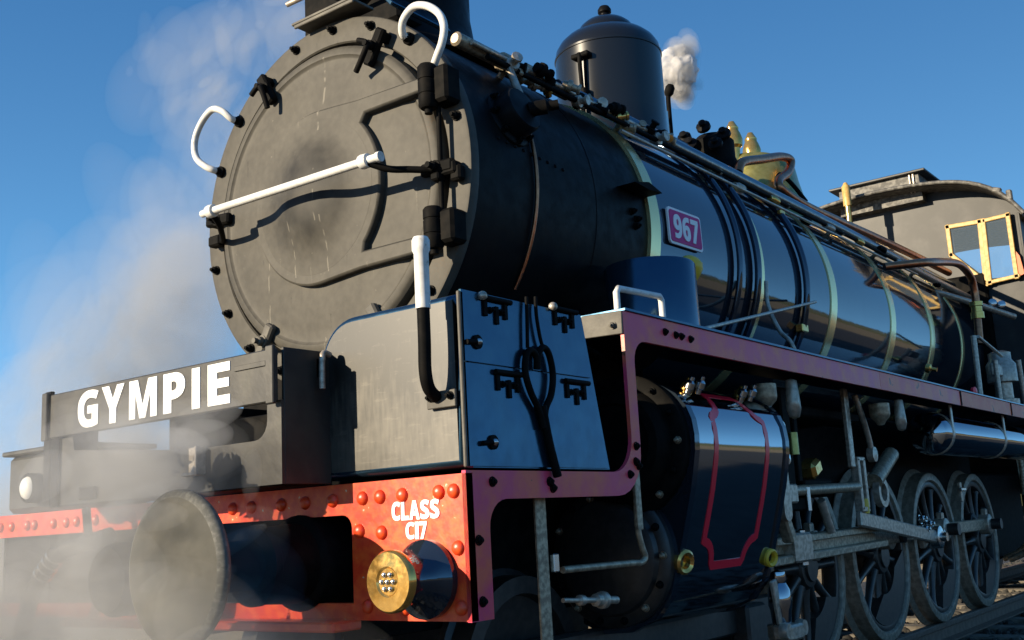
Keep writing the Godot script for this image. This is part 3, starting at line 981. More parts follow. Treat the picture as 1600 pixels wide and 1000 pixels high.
	# white loop handles on the ring
	for s in [-1.0, 1.0]:
		var lp := group("loop_handle", loco)
		var pts := []
		for q in [[42.0, 0.748, -0.62], [42.0, 0.752, -0.575], [42.5, 0.80, -0.55], [41.0, 0.865, -0.545], [37.0, 0.90, -0.545], [32.0, 0.912, -0.545], [28.0, 0.895, -0.545], [25.0, 0.85, -0.545], [23.5, 0.79, -0.555], [23.0, 0.752, -0.575], [23.0, 0.748, -0.62]]:
			var p := surf(q[0] + (6.0 if s > 0 else 0.0), q[1], q[2])
			p.x *= s
			pts.append(p)
		rod("handle_bar", pts, 0.0155, M.white, lp, true, 10)
		for a in [42.0, 23.0]:
			var p := surf(a + (6.0 if s > 0 else 0.0), 0.746, -0.62)
			p.x *= s
			turned("handle_foot", along(p, Vector3(0, 0, 1)), V2([[0.026, 0.0], [0.026, 0.014], [0.018, 0.02], [0.016, 0.035], [0.0, 0.036]]), M.dark, lp, 14)

	# chimney and headlight on top
	var ch := group("chimney", loco)
	g = MB.new()
	g.lathe(at(0, 0, -1.13), V2([[0.50, 2.93], [0.43, 2.99], [0.37, 3.06], [0.335, 3.14], [0.32, 3.25], [0.32, 3.8], [0.35, 3.82], [0.37, 3.86], [0.35, 3.9], [0.28, 3.9], [0.28, 3.4]]), 56)
	fin(g, "chimney_barrel", M.matte, ch)
	var hl := group("headlight", loco)
	block("headlight_case", Vector3(0.0, 3.27, -0.86), Vector3(0.60, 0.42, 0.16), M.dark, hl, 0.015)
	block("headlight_shelf", Vector3(0.06, 3.083, -0.62), Vector3(0.36, 0.012, 0.14), M.dust, hl, 0.002)
	block("shelf_front", Vector3(0.07, 3.072, -0.56), Vector3(0.36, 0.02, 0.012), M.dust, hl, 0.003)
	rod("visor_bar", [Vector3(-0.20, 3.225, -0.6), Vector3(-0.1, 3.225, -0.6), Vector3(0.3, 3.225, -0.6)], 0.012, M.steel, hl, false)
	turned("headlight_rim", along(Vector3(0.05, 3.36, -0.78), Vector3(0, 0, 1)), V2([[0.17, 0.0], [0.17, 0.04], [0.15, 0.04], [0.14, 0.02], [0.0, 0.015]]), M.dark, hl)
	block("bracket_side", Vector3(0.42, 3.03, -0.74), Vector3(0.02, 0.13, 0.36), M.sheet, hl, 0.004, Basis(Vector3.BACK, 0.7))

	# covered valve on the smokebox flank
	var vl := group("flank_valve", loco)
	var vd := Vector3(0.95, 0.31, 0).normalized()
	var vp := Vector3(0.72, 2.515, -0.94)
	turned("valve_body", along(vp - vd * 0.03, vd), V2([[0.125, 0.0], [0.125, 0.045], [0.118, 0.052], [0.10, 0.054], [0.10, 0.12], [0.092, 0.13], [0.04, 0.135], [0.0, 0.136]]), M.matte, vl, 32)
	for k in 8:
		var t := TAU * k / 8.0
		var bx := along(vp, vd).basis
		put(bolt_mesh(), "valve_nut", M.steel if k in [5, 6] else M.dark, vl, along(vp + vd * 0.02 + bx.x * cos(t) * 0.112 + bx.z * sin(t) * 0.112, vd).scaled_local(Vector3(0.7, 0.9, 0.7)))
	turned("valve_spindle", along(vp + vd * 0.1 + Vector3(0, 0.0, -0.03), Vector3(0.8, 0.1, -0.5)), V2([[0.03, 0], [0.03, 0.07], [0.02, 0.08], [0.02, 0.12], [0, 0.12]]), M.dark, vl, 14)
	rod("valve_pipe", [Vector3(0.66, 2.82, -1.05), Vector3(0.70, 2.72, -1.04), Vector3(0.735, 2.64, -1.03)], 0.017, M.steel, vl)
	rod("copper_pipe", arc_pipe(18.0, -34.0, 0.784, -1.045, -1.03), 0.0085, M.copper, vl)
	# small flat hood further back
	var hd := group("flank_hood", loco)
	g = MB.new()
	g.extr(pl([[-0.13, 0.0], [0.0, 0.028], [0.12, 0.0], [0.0, -0.01]]), side_plane(0.75, 2.40, -1.83), 0.11)
	fin(g, "hood_plate", M.dark, hd)
	for q in [[2.30, -1.80], [2.27, -1.84], [2.235, -1.83]]:
		put(bolt_mesh(), "bolt", M.dark, hd, along(Vector3(sqrt(0.772 * 0.772 - pow(q[0] - H, 2)), q[0], q[1]), Vector3(1, 0, 0)).scaled_local(Vector3(0.9, 0.9, 0.9)))


func planar(b: MB) -> void:
	for p in b.v:
		b.uv.append(Vector2(p.x / 1.6 + 0.5, 0.5 - (p.y - H) / 1.6))


func arc_pipe(a0: float, a1: float, r: float, z0: float, z1: float, k := 14) -> Array:
	var o := []
	for i in k + 1:
		o.append(surf(lerpf(a0, a1, float(i) / k), r, lerpf(z0, z1, float(i) / k)))
	return o


# ---------------- boiler, dome, pipes ----------------
func build_boiler() -> void:
	var Z := along(Vector3(0, H, 0), Vector3(0, 0, 1))
	var bo := group("boiler", loco)
	var b := MB.new()
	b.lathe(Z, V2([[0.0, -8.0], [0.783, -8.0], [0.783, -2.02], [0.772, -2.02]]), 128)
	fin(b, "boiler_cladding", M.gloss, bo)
	for q in [[-1.99, 0.046], [-3.165, 0.048], [-4.28, 0.050], [-5.45, 0.050], [-6.42, 0.048], [-7.3, 0.03]]:
		b = MB.new()
		b.lathe(Z, V2([[0.782, q[0] - q[1] - 0.002], [0.790, q[0] - q[1]], [0.791, q[0]], [0.790, q[0] + q[1]], [0.768, q[0] + q[1] + 0.002]]), 128)
		fin(b, "boiler_band", M.band, bo)
	# dark pipes that follow the cladding down
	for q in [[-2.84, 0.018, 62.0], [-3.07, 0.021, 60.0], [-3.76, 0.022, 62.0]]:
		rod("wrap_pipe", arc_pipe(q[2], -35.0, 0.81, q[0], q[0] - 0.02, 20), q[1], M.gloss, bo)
	block("pipe_clip", surf(-22, 0.81, -3.77), Vector3(0.05, 0.05, 0.09), M.brass, bo, 0.006)
	block("pipe_clip", surf(32, 0.82, -3.77), Vector3(0.03, 0.03, 0.07), M.brass, bo, 0.006)

	# number plate
	var np := group("number_plate", loco)
	np.set_meta("label", "red number plate with white border and white digits 967")
	var nx := Vector3(0, 0.02, -1).normalized()
	var ny := Vector3(-0.02, 1, 0.0).normalized()
	var pf := Transform3D(Basis(nx, ny, ny.cross(nx) * -1.0), Vector3(0.789, 2.297, -2.272))
	if pf.basis.z.x < 0:
		pf.basis.z = -pf.basis.z
	b = MB.new()
	b.extr(rounded(0.343, 0.186, 0.022), pf, 0.010)
	fin(b, "plate_border", M.letter, np)
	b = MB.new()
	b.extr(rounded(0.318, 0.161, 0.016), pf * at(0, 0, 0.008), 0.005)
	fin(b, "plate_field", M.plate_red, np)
	for q in [["9", -0.128, 0.078], ["6", -0.040, 0.078], ["7", 0.048, 0.078]]:
		glyph(q[0], "digit", M.letter, np, pf * at(q[1], -0.062, 0.013), q[2], 0.124, 0.004, 0.5)

	# dome
	var dm := group("steam_dome", loco)
	var dx := at(0, 0, -3.0)
	turned("dome_casing", dx, V2([[0.47, 2.93], [0.40, 3.01], [0.35, 3.08], [0.328, 3.16], [0.326, 3.30], [0.326, 3.685]]), M.dome, dm, 72)
	turned("dome_seam", dx, V2([[0.326, 3.685], [0.331, 3.688], [0.331, 3.70], [0.326, 3.703]]), M.dome, dm, 72)
	turned("dome_shoulder", dx, V2([[0.326, 3.703], [0.318, 3.745], [0.295, 3.785], [0.258, 3.82], [0.215, 3.842], [0.178, 3.85]]), M.dome, dm, 72)
	turned("dome_lid", dx, V2([[0.178, 3.85], [0.176, 3.872], [0.16, 3.905], [0.13, 3.932], [0.09, 3.95], [0.05, 3.957], [0.0, 3.96]]), M.dome, dm, 48)
	turned("dome_knob", dx, V2([[0.06, 3.957], [0.055, 3.972], [0.03, 3.98], [0.03, 3.995], [0.042, 4.005], [0.042, 4.025], [0.03, 4.045], [0.0, 4.05]]), M.matte, dm, 20)
	rod("dome_pipe", [Vector3(0.0, 3.60, -2.655), Vector3(0.02, 3.6, -2.64), Vector3(0.02, 3.52, -2.64), Vector3(0.02, 3.40, -2.645), Vector3(0.02, 3.2, -2.645)], 0.014, M.dark, dm)
	block("pipe_bracket", Vector3(0.02, 3.60, -2.66), Vector3(0.12, 0.03, 0.05), M.dark, dm, 0.006)
	block("pipe_union", Vector3(0.02, 3.36, -2.65), Vector3(0.06, 0.06, 0.05), M.dark, dm, 0.008)

	# fittings behind the dome
	var wh := group("whistle_gear", loco)
	rod("spindle", [Vector3(0.0, 3.2, -3.75), Vector3(0.0, 3.66, -3.75), Vector3(0.02, 3.72, -3.74)], 0.017, M.dark, wh)
	turned("spindle_head", along(Vector3(0.0, 3.68, -3.75), Vector3(0.4, 1, 0)), V2([[0.02, 0], [0.032, 0.02], [0.032, 0.06], [0.02, 0.08], [0, 0.085]]), M.dark, wh, 14)
	block("valve_block", Vector3(0.03, 3.42, -3.55), Vector3(0.09, 0.20, 0.10), M.bright, wh, 0.015)
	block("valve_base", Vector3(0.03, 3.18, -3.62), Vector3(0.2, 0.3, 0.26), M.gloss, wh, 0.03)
	var tu := group("steam_turret", loco)
	turned("turret_body", at(0.1, 3.0, -4.15), V2([[0.17, 0.0], [0.17, 0.25], [0.15, 0.30], [0.15, 0.42], [0.10, 0.47], [0, 0.48]]), M.dark, tu)
	for q in [[-0.05, 3.46, -4.05], [0.1, 3.50, -4.05], [0.22, 3.43, -4.1], [0.02, 3.38, -3.99], [0.2, 3.34, -4.0]]:
		turned("turret_valve", along(Vector3(q[0], q[1], q[2]), Vector3(0.2, 0.5, 1)), V2([[0.03, 0], [0.05, 0.01], [0.05, 0.035], [0.025, 0.045], [0.025, 0.07], [0.0, 0.075]]), M.matte, tu, 12)
	var sv := group("safety_valves", loco)
	b = MB.new()
	b.lathe(Transform3D(Basis.from_scale(Vector3(0.75, 1, 1.25)), Vector3(0.05, 0, -5.05)), V2([[0.62, 2.80], [0.52, 2.95], [0.44, 3.08], [0.37, 3.22], [0.33, 3.36], [0.31, 3.46], [0.28, 3.50], [0.0, 3.50]]), 48)
	fin(b, "valve_casing", M.olive, sv)
	for z in [-4.68, -5.0]:
		turned("brass_valve", at(0.02, 3.44, z), V2([[0.04, 0.0], [0.045, 0.1], [0.065, 0.12], [0.07, 0.17], [0.055, 0.22], [0.045, 0.24], [0.048, 0.26], [0.03, 0.29], [0.02, 0.31], [0.0, 0.315]]), M.brass, sv, 20)
	rod("trace_wire", [Vector3(0.38, 3.20, -4.55), Vector3(0.36, 3.26, -4.68), Vector3(0.37, 3.22, -4.85), Vector3(0.42, 3.1, -4.95)], 0.016, M.dark, sv)
	var cpipe := group("copper_steam_pipe", loco)
	rod("pipe_run", [Vector3(0.36, 3.10, -3.95), Vector3(0.36, 3.19, -4.03), Vector3(0.36, 3.294, -4.36), Vector3(0.36, 3.40, -4.71), Vector3(0.37, 3.405, -4.86), Vector3(0.38, 3.29, -4.76), Vector3(0.40, 3.165, -4.52), Vector3(0.43, 3.085, -4.50), Vector3(0.46, 3.035, -4.80), Vector3(0.5, 3.012, -5.22), Vector3(0.53, 3.02, -6.12), Vector3(0.56, 3.02, -7.2), Vector3(0.57, 3.02, -8.0)], 0.032, M.copper, cpipe, true, 14)
	rod("pipe_drop", [Vector3(0.72, 2.66, -5.6), Vector3(0.95, 2.69, -5.84), Vector3(0.95, 2.80, -6.48), Vector3(0.95, 2.84, -6.87), Vector3(0.95, 2.79, -7.15), Vector3(0.95, 2.69, -7.23), Vector3(0.95, 2.52, -7.23), Vector3(0.95, 2.2, -7.17)], 0.032, M.copper, cpipe, true, 14)
	turned("pipe_union", at(0.95, 2.50, -7.23), V2([[0.035, -0.08], [0.055, -0.075], [0.055, -0.02], [0.045, -0.015], [0.045, 0.03], [0.055, 0.035], [0.055, 0.07], [0.035, 0.075]]), M.brass, cpipe, 12)

	# hand rail and the pipes that run with it
	var rl := group("boiler_hand_rail", loco)
	rod("rail_tube", [Vector3(0.60, 2.875, -1.5), Vector3(0.60, 2.885, -4.0), Vector3(0.60, 2.88, -7.95)], 0.034, M.sheet, rl, false, 12)
	rod("oil_pipe", [Vector3(0.655, 2.84, -0.82), Vector3(0.65, 2.845, -2.5), Vector3(0.65, 2.85, -5.0), Vector3(0.65, 2.83, -7.9)], 0.011, M.steel, rl, false)
	rod("oil_pipe", [Vector3(0.67, 2.80, -0.9), Vector3(0.675, 2.80, -2.0), Vector3(0.675, 2.80, -5.0), Vector3(0.675, 2.79, -7.9)], 0.013, M.dark, rl, false)
	rod("oil_pipe", [Vector3(0.56, 2.91, -2.2), Vector3(0.56, 2.925, -5.0), Vector3(0.56, 2.915, -7.9)], 0.012, M.steel, rl, false)
	rod("oil_pipe", [Vector3(0.69, 2.745, -1.9), Vector3(0.70, 2.74, -3.0), Vector3(0.71, 2.735, -4.0), Vector3(0.70, 2.745, -6.5)], 0.009, M.steel, rl, false)
	rod("rail_end_pipe", [Vector3(0.67, 2.80, -6.2), Vector3(0.68, 2.785, -7.0), Vector3(0.70, 2.77, -8.15)], 0.030, M.steel, rl, false, 12)
	turned("rail_sleeve", along(Vector3(0.615, 2.85, -0.76), Vector3(0.0, 0.0, -1)), V2([[0.0, 0.0], [0.02, 0.0], [0.03, 0.01], [0.03, 0.30], [0.042, 0.31], [0.042, 0.35], [0.036, 0.36], [0.034, 0.46], [0.044, 0.47], [0.044, 0.52], [0.03, 0.53], [0.03, 0.80], [0, 0.80]]), M.greasy, rl, 16)
	for z in [-1.12, -2.05, -3.0, -3.95, -4.9, -5.85, -6.8, -7.7]:
		var s := MB.new()
		s.box(at(0.61, 2.835, z), Vector3(0.05, 0.05, 0.04), 0.008)
		s.tube([Vector3(0.555, 2.80, z), Vector3(0.62, 2.87, z)], 0.016, 10)
		s.box(at(0.66, 2.80, z), Vector3(0.05, 0.03, 0.03), 0.006)
		fin(s, "rail_stanchion", M.greasy, rl)
	# little valves strung along the front of the rail
	rng.seed = 5
	for k in 24:
		var z := -1.05 - k * 0.062 - rng.randf() * 0.03
		var c := Vector3(0.635 + rng.randf_range(-0.04, 0.05), 2.845 + rng.randf_range(-0.05, 0.02), z)
		var dir := Vector3(rng.randf_range(0.0, 1.0), rng.randf_range(-0.6, 0.5), rng.randf_range(-1.0, 1.0)).normalized()
		var mt: Material = [M.steel, M.dark, M.greasy, M.dark, M.steel, M.dark, M.brass, M.greasy][k % 8]
		var sc := rng.randf_range(0.65, 1.05)
		turned("rail_valve", along(c, dir).scaled_local(Vector3.ONE * sc), V2([[0.0, -0.03], [0.022, -0.028], [0.022, -0.008], [0.032, -0.005], [0.032, 0.016], [0.018, 0.02], [0.018, 0.045], [0.026, 0.048], [0.026, 0.06], [0, 0.062]]), mt, rl, 10)
	for k in 9:
		var z := -3.1 - k * 0.5 - rng.randf() * 0.15
		turned("pipe_coupling", along(Vector3(0.68, 2.79 + rng.randf_range(-0.04, 0.04), z), Vector3(0, 0.02, 1)), V2([[0.0, -0.05], [0.016, -0.05], [0.026, -0.04], [0.026, 0.03], [0.018, 0.04], [0.018, 0.07], [0, 0.07]]), [M.steel, M.brass, M.dark][k % 3], rl, 10)
	# thin operating rod along the lower boiler
	var orod := group("operating_rod", loco)
	rod("rod_bar", [Vector3(1.10, 1.69, -1.75), Vector3(0.86, 2.12, -3.75)], 0.009, M.steel, orod, false)
	rod("rod_hook", [Vector3(0.86, 2.14, -3.05), Vector3(0.87, 2.0, -3.02), Vector3(0.93, 1.85, -3.0), Vector3(1.0, 1.78, -2.95), Vector3(1.03, 1.70, -2.95)], 0.012, M.steel, orod)
	turned("drain_cock", along(Vector3(0.80, 1.92, -6.03), Vector3(1, -0.3, 0)), V2([[0.02, 0], [0.035, 0.01], [0.035, 0.04], [0.015, 0.05], [0.015, 0.09], [0, 0.09]]), M.brass, orod, 12)


func rounded(w: float, h: float, r: float) -> PackedVector2Array:
	return pl([arc2(Vector2(w / 2 - r, h / 2 - r), r, 0, 90, 5), arc2(Vector2(-w / 2 + r, h / 2 - r), r, 90, 180, 5), arc2(Vector2(-w / 2 + r, -h / 2 + r), r, 180, 270, 5), arc2(Vector2(w / 2 - r, -h / 2 + r), r, 270, 360, 5)])


# ---------------- running board and valance ----------------
func build_running_board() -> void:
	var rb := group("running_board", loco)
	block("board_plate", Vector3(0.95, 1.657, -4.47), Vector3(0.52, 0.012, 7.06), M.sheet, rb, 0.002)
	block("board_plate", Vector3(-0.95, 1.657, -4.47), Vector3(0.52, 0.012, 7.06), M.sheet, rb, 0.002)
	block("lower_deck", Vector3(0.0, 1.064, -0.55), Vector3(2.38, 0.010, 0.75), M.dark, rb, 0.002)
	# valance: drawn in (distance to the rear, height)
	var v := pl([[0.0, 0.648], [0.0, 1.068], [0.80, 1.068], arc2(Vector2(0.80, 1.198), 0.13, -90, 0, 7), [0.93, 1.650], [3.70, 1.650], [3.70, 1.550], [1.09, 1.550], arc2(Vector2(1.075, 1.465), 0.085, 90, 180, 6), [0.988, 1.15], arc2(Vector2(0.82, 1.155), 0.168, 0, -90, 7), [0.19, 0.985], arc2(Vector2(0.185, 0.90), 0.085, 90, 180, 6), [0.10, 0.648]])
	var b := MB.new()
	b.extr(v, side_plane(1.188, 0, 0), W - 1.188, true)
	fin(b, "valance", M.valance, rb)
	for q in [[3.704, 5.34, M.valance_mid_glow], [5.36, 8.0, M.valance_rear_glow]]:  # one red paint, reddened rearward as painted ground reflection
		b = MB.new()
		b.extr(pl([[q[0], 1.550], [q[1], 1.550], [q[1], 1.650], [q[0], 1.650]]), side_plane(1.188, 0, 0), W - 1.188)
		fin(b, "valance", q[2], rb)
	block("valance_lip", Vector3(1.19, 1.656, -4.5), Vector3(0.03, 0.008, 7.0), M.steel, rb, 0.002)
	for q in [[1.035, -0.41], [1.015, -0.425], [0.87, -0.045], [0.70, -0.05], [1.035, -0.12], [1.16, -0.955], [1.105, -0.945], [1.06, -0.90], [1.09, -0.962], [1.605, -1.235], [1.602, -1.32], [1.601, -1.365], [1.598, -1.44]]:
		put(bolt_mesh(), "bolt", M.dark, rb, along(Vector3(W, q[0], q[1]), Vector3(1, 0, 0)).scaled_local(Vector3(0.75, 0.45, 0.75)))
	for z in [-5.35, -6.80, -7.45]:
		block("joint_strip", Vector3(W + 0.002, 1.60, z), Vector3(0.006, 0.098, 0.022), M.dark, rb, 0.001)
	block("board_end_plate", Vector3(1.115, 1.61, -0.925), Vector3(0.175, 0.085, 0.010), M.dust, rb, 0.002, Basis(Vector3.BACK, -0.03))
	put(bolt_mesh(), "bolt", M.dust, rb, along(Vector3(1.165, 1.60, -0.92), Vector3(0, 0, 1)).scaled_local(Vector3(0.7, 0.7, 0.7)))
	var hd := group("board_handle", loco)
	rod("handle_bar", [Vector3(1.15, 1.663, -0.985), Vector3(1.15, 1.735, -0.985), Vector3(1.15, 1.752, -1.0), Vector3(1.15, 1.765, -1.31), Vector3(1.15, 1.75, -1.325), Vector3(1.15, 1.663, -1.325)], 0.013, M.white, hd, false, 10)
	# steam pipe casing standing on the board
	var cs := group("steam_pipe_casing", loco)
	turned("casing_drum", at(0.975, 1.664, -1.56), V2([[0.195, 0.0], [0.195, 0.285], [0.188, 0.295], [0.0, 0.315]]), M.sheet, cs, 48)
	b = MB.new()
	b.tube([Vector3(0.5, 1.95, -1.56), Vector3(0.75, 1.80, -1.56), Vector3(0.95, 1.66, -1.56)], 0.17, 20)
	fin(b, "casing_elbow", M.dark, cs)
	turned("brass_knob", at(1.02, 1.93, -1.84), V2([[0.03, 0.0], [0.045, 0.02], [0.062, 0.05], [0.062, 0.075], [0.045, 0.10], [0.02, 0.115], [0.0, 0.118]]), M.yellow, cs, 20)
	# air reservoir slung below the board
	var rs := group("air_reservoir", loco)
	turned("reservoir_barrel", along(Vector3(0.99, 1.375, -5.2), Vector3(0, 0, -1)), V2([[0.0, -0.03], [0.08, -0.025], [0.125, -0.005], [0.143, 0.03], [0.143, 3.0], [0.0, 3.03]]), M.jacket, rs, 40)
	for z in [-5.33, -6.80]:
		var s := MB.new()
		s.lathe(along(Vector3(0.99, 1.375, z), Vector3(0, 0, 1)), V2([[0.143, -0.022], [0.150, -0.02], [0.150, 0.02], [0.143, 0.022]]), 32)
		s.box(at(1.13, 1.47, z), Vector3(0.012, 0.18, 0.04), 0.002)
		fin(s, "reservoir_strap", M.steel, rs)
	# brackets, oil pots and bars below the board
	var hg := group("board_hangers", loco)
	for q in [[1.12, 1.50, -2.62], [1.12, 1.50, -4.25]]:
		turned("hanger_lobe", Transform3D(Basis.from_scale(Vector3(0.5, 1, 1)), Vector3(q[0], q[1] - 0.16, q[2])), V2([[0.0, 0.0], [0.04, 0.01], [0.06, 0.05], [0.058, 0.09], [0.045, 0.19], [0, 0.2]]), M.steel, hg, 16)
		turned("oil_pot", at(q[0] - 0.05, q[1] - 0.13, q[2] + 0.22), V2([[0.0, 0.0], [0.02, 0.005], [0.035, 0.03], [0.055, 0.05], [0.06, 0.07], [0.06, 0.13], [0, 0.13]]), M.greasy, hg, 16)
	block("hanger_bar", Vector3(0.95, 1.36, -3.80), Vector3(0.03, 0.46, 0.06), M.steel, hg, 0.006)
	block("hanger_bar", Vector3(0.93, 1.30, -3.05), Vector3(0.03, 0.5, 0.05), M.dark, hg, 0.006)
	block("hanger_bar", Vector3(0.93, 1.28, -2.85), Vector3(0.10, 0.5, 0.10), M.dark, hg, 0.01)
	# reverser and pump by the cab
	var gr := group("cab_side_gear", loco)
	rod("stay", [Vector3(1.1, 1.665, -6.32), Vector3(1.1, 2.16, -6.36)], 0.022, M.steel, gr)
	rod("stay", [Vector3(1.1, 1.665, -6.95), Vector3(1.1, 2.02, -6.95)], 0.02, M.steel, gr)
	rod("stay", [Vector3(1.1, 1.665, -7.85), Vector3(1.1, 2.1, -7.8)], 0.024, M.steel, gr)
	rod("link_bar", [Vector3(1.1, 2.17, -6.5), Vector3(1.1, 2.08, -7.2)], 0.014, M.steel, gr)
	turned("pump_body", at(1.05, 1.664, -7.35), V2([[0.11, 0.0], [0.11, 0.06], [0.07, 0.07], [0.07, 0.2], [0.12, 0.21], [0.12, 0.36], [0.09, 0.40], [0.09, 0.46], [0.04, 0.48], [0, 0.48]]), M.steel, gr)
	block("lever_frame", Vector3(1.08, 1.95, -7.05), Vector3(0.05, 0.10, 0.2), M.steel, gr, 0.01)
	turned("red_cap", along(Vector3(1.08, 1.72, -6.2), Vector3(1, 0, 0.3)), V2([[0.03, 0], [0.03, 0.02], [0, 0.025]]), M.line_red, gr, 12)
	# step hanger and pipes at the front
	var fp := group("front_step_hanger", loco)
	block("hanger_bar", Vector3(1.10, 0.72, -0.49), Vector3(0.012, 0.66, 0.058), M.greasy, fp, 0.003)
	block("hanger_clip", Vector3(1.112, 0.78, -0.54), Vector3(0.02, 0.06, 0.03), M.bright, fp, 0.004)
	rod("bent_pipe", [Vector3(1.1, 1.06, -1.105), Vector3(1.1, 0.95, -1.10), Vector3(1.1, 0.86, -1.10), Vector3(1.1, 0.80, -1.12), Vector3(1.1, 0.765, -1.135), Vector3(1.1, 0.748, -1.10), Vector3(1.1, 0.75, -1.02), Vector3(1.1, 0.754, -0.60)], 0.012, M.greasy, fp)
	block("pipe_strip", Vector3(1.105, 0.975, -1.105), Vector3(0.012, 0.22, 0.036), M.greasy, fp, 0.003)
	turned("drain_valve", along(Vector3(1.08, 0.655, -0.62), Vector3(0, -0.08, -1)), V2([[0.0, 0.0], [0.008, 0.0], [0.008, 0.09], [0.018, 0.095], [0.018, 0.12], [0.010, 0.125], [0.010, 0.19], [0.022, 0.195], [0.022, 0.225], [0.03, 0.23], [0.03, 0.25], [0.014, 0.26], [0.014, 0.33], [0, 0.33]]), M.steel, fp, 12)
	# main frames and the leading bogie
	var fr := group("main_frame", loco)
	for s in [-1.0, 1.0]:
		block("frame_plate", Vector3(s * 0.46, 1.0, -4.2), Vector3(0.04, 0.9, 8.0), M.dark, fr, 0.004)
	block("frame_stay", Vector3(0, 1.0, -0.5), Vector3(0.88, 0.8, 0.04), M.dark, fr, 0.004)
	block("ash_pan", Vector3(0, 1.2, -6.5), Vector3(1.0, 0.7, 2.6), M.dark, fr, 0.02)
	block("stretcher", Vector3(0.0, 1.45, -3.0), Vector3(1.7, 0.06, 2.6), M.dark, fr, 0.01)
	var bg := group("leading_bogie", loco)
	for s in [-1.0, 1.0]:
		block("bogie_frame", Vector3(s * 0.68, 0.40, -1.9), Vector3(0.05, 0.16, 2.4), M.wheel, bg, 0.012)
		for z in [-1.0, -2.75]:
			turned("bogie_wheel", along(Vector3(s * 0.5, 0.36, z), Vector3(s, 0, 0)), V2([[0.0, 0.0], [0.385, 0.0], [0.385, 0.03], [0.36, 0.04], [0.355, 0.13], [0.29, 0.13], [0.28, 0.09], [0.10, 0.07], [0.09, 0.14], [0.0, 0.14]]), M.wheel, bg, 40)
			block("axle_box", Vector3(s * 0.72, 0.36, z), Vector3(0.10, 0.2, 0.22), M.wheel, bg, 0.015)


# ---------------- cylinders ----------------
func jacket_profile() -> PackedVector2Array:
	var c := Curve2D.new()
	return pl([[0.62, 1.47], [0.86, 1.468], [0.96, 1.455], [1.05, 1.425], [1.115, 1.385], [1.155, 1.335], [1.176, 1.28], [1.183, 1.22], [1.180, 1.16], [1.168, 1.10], [1.150, 1.02], [1.128, 0.94], [1.104, 0.86], [1.080, 0.78], [1.055, 0.70], [1.02, 0.60], [0.95, 0.52], [0.84, 0.47], [0.70, 0.46], [0.62, 0.50]])


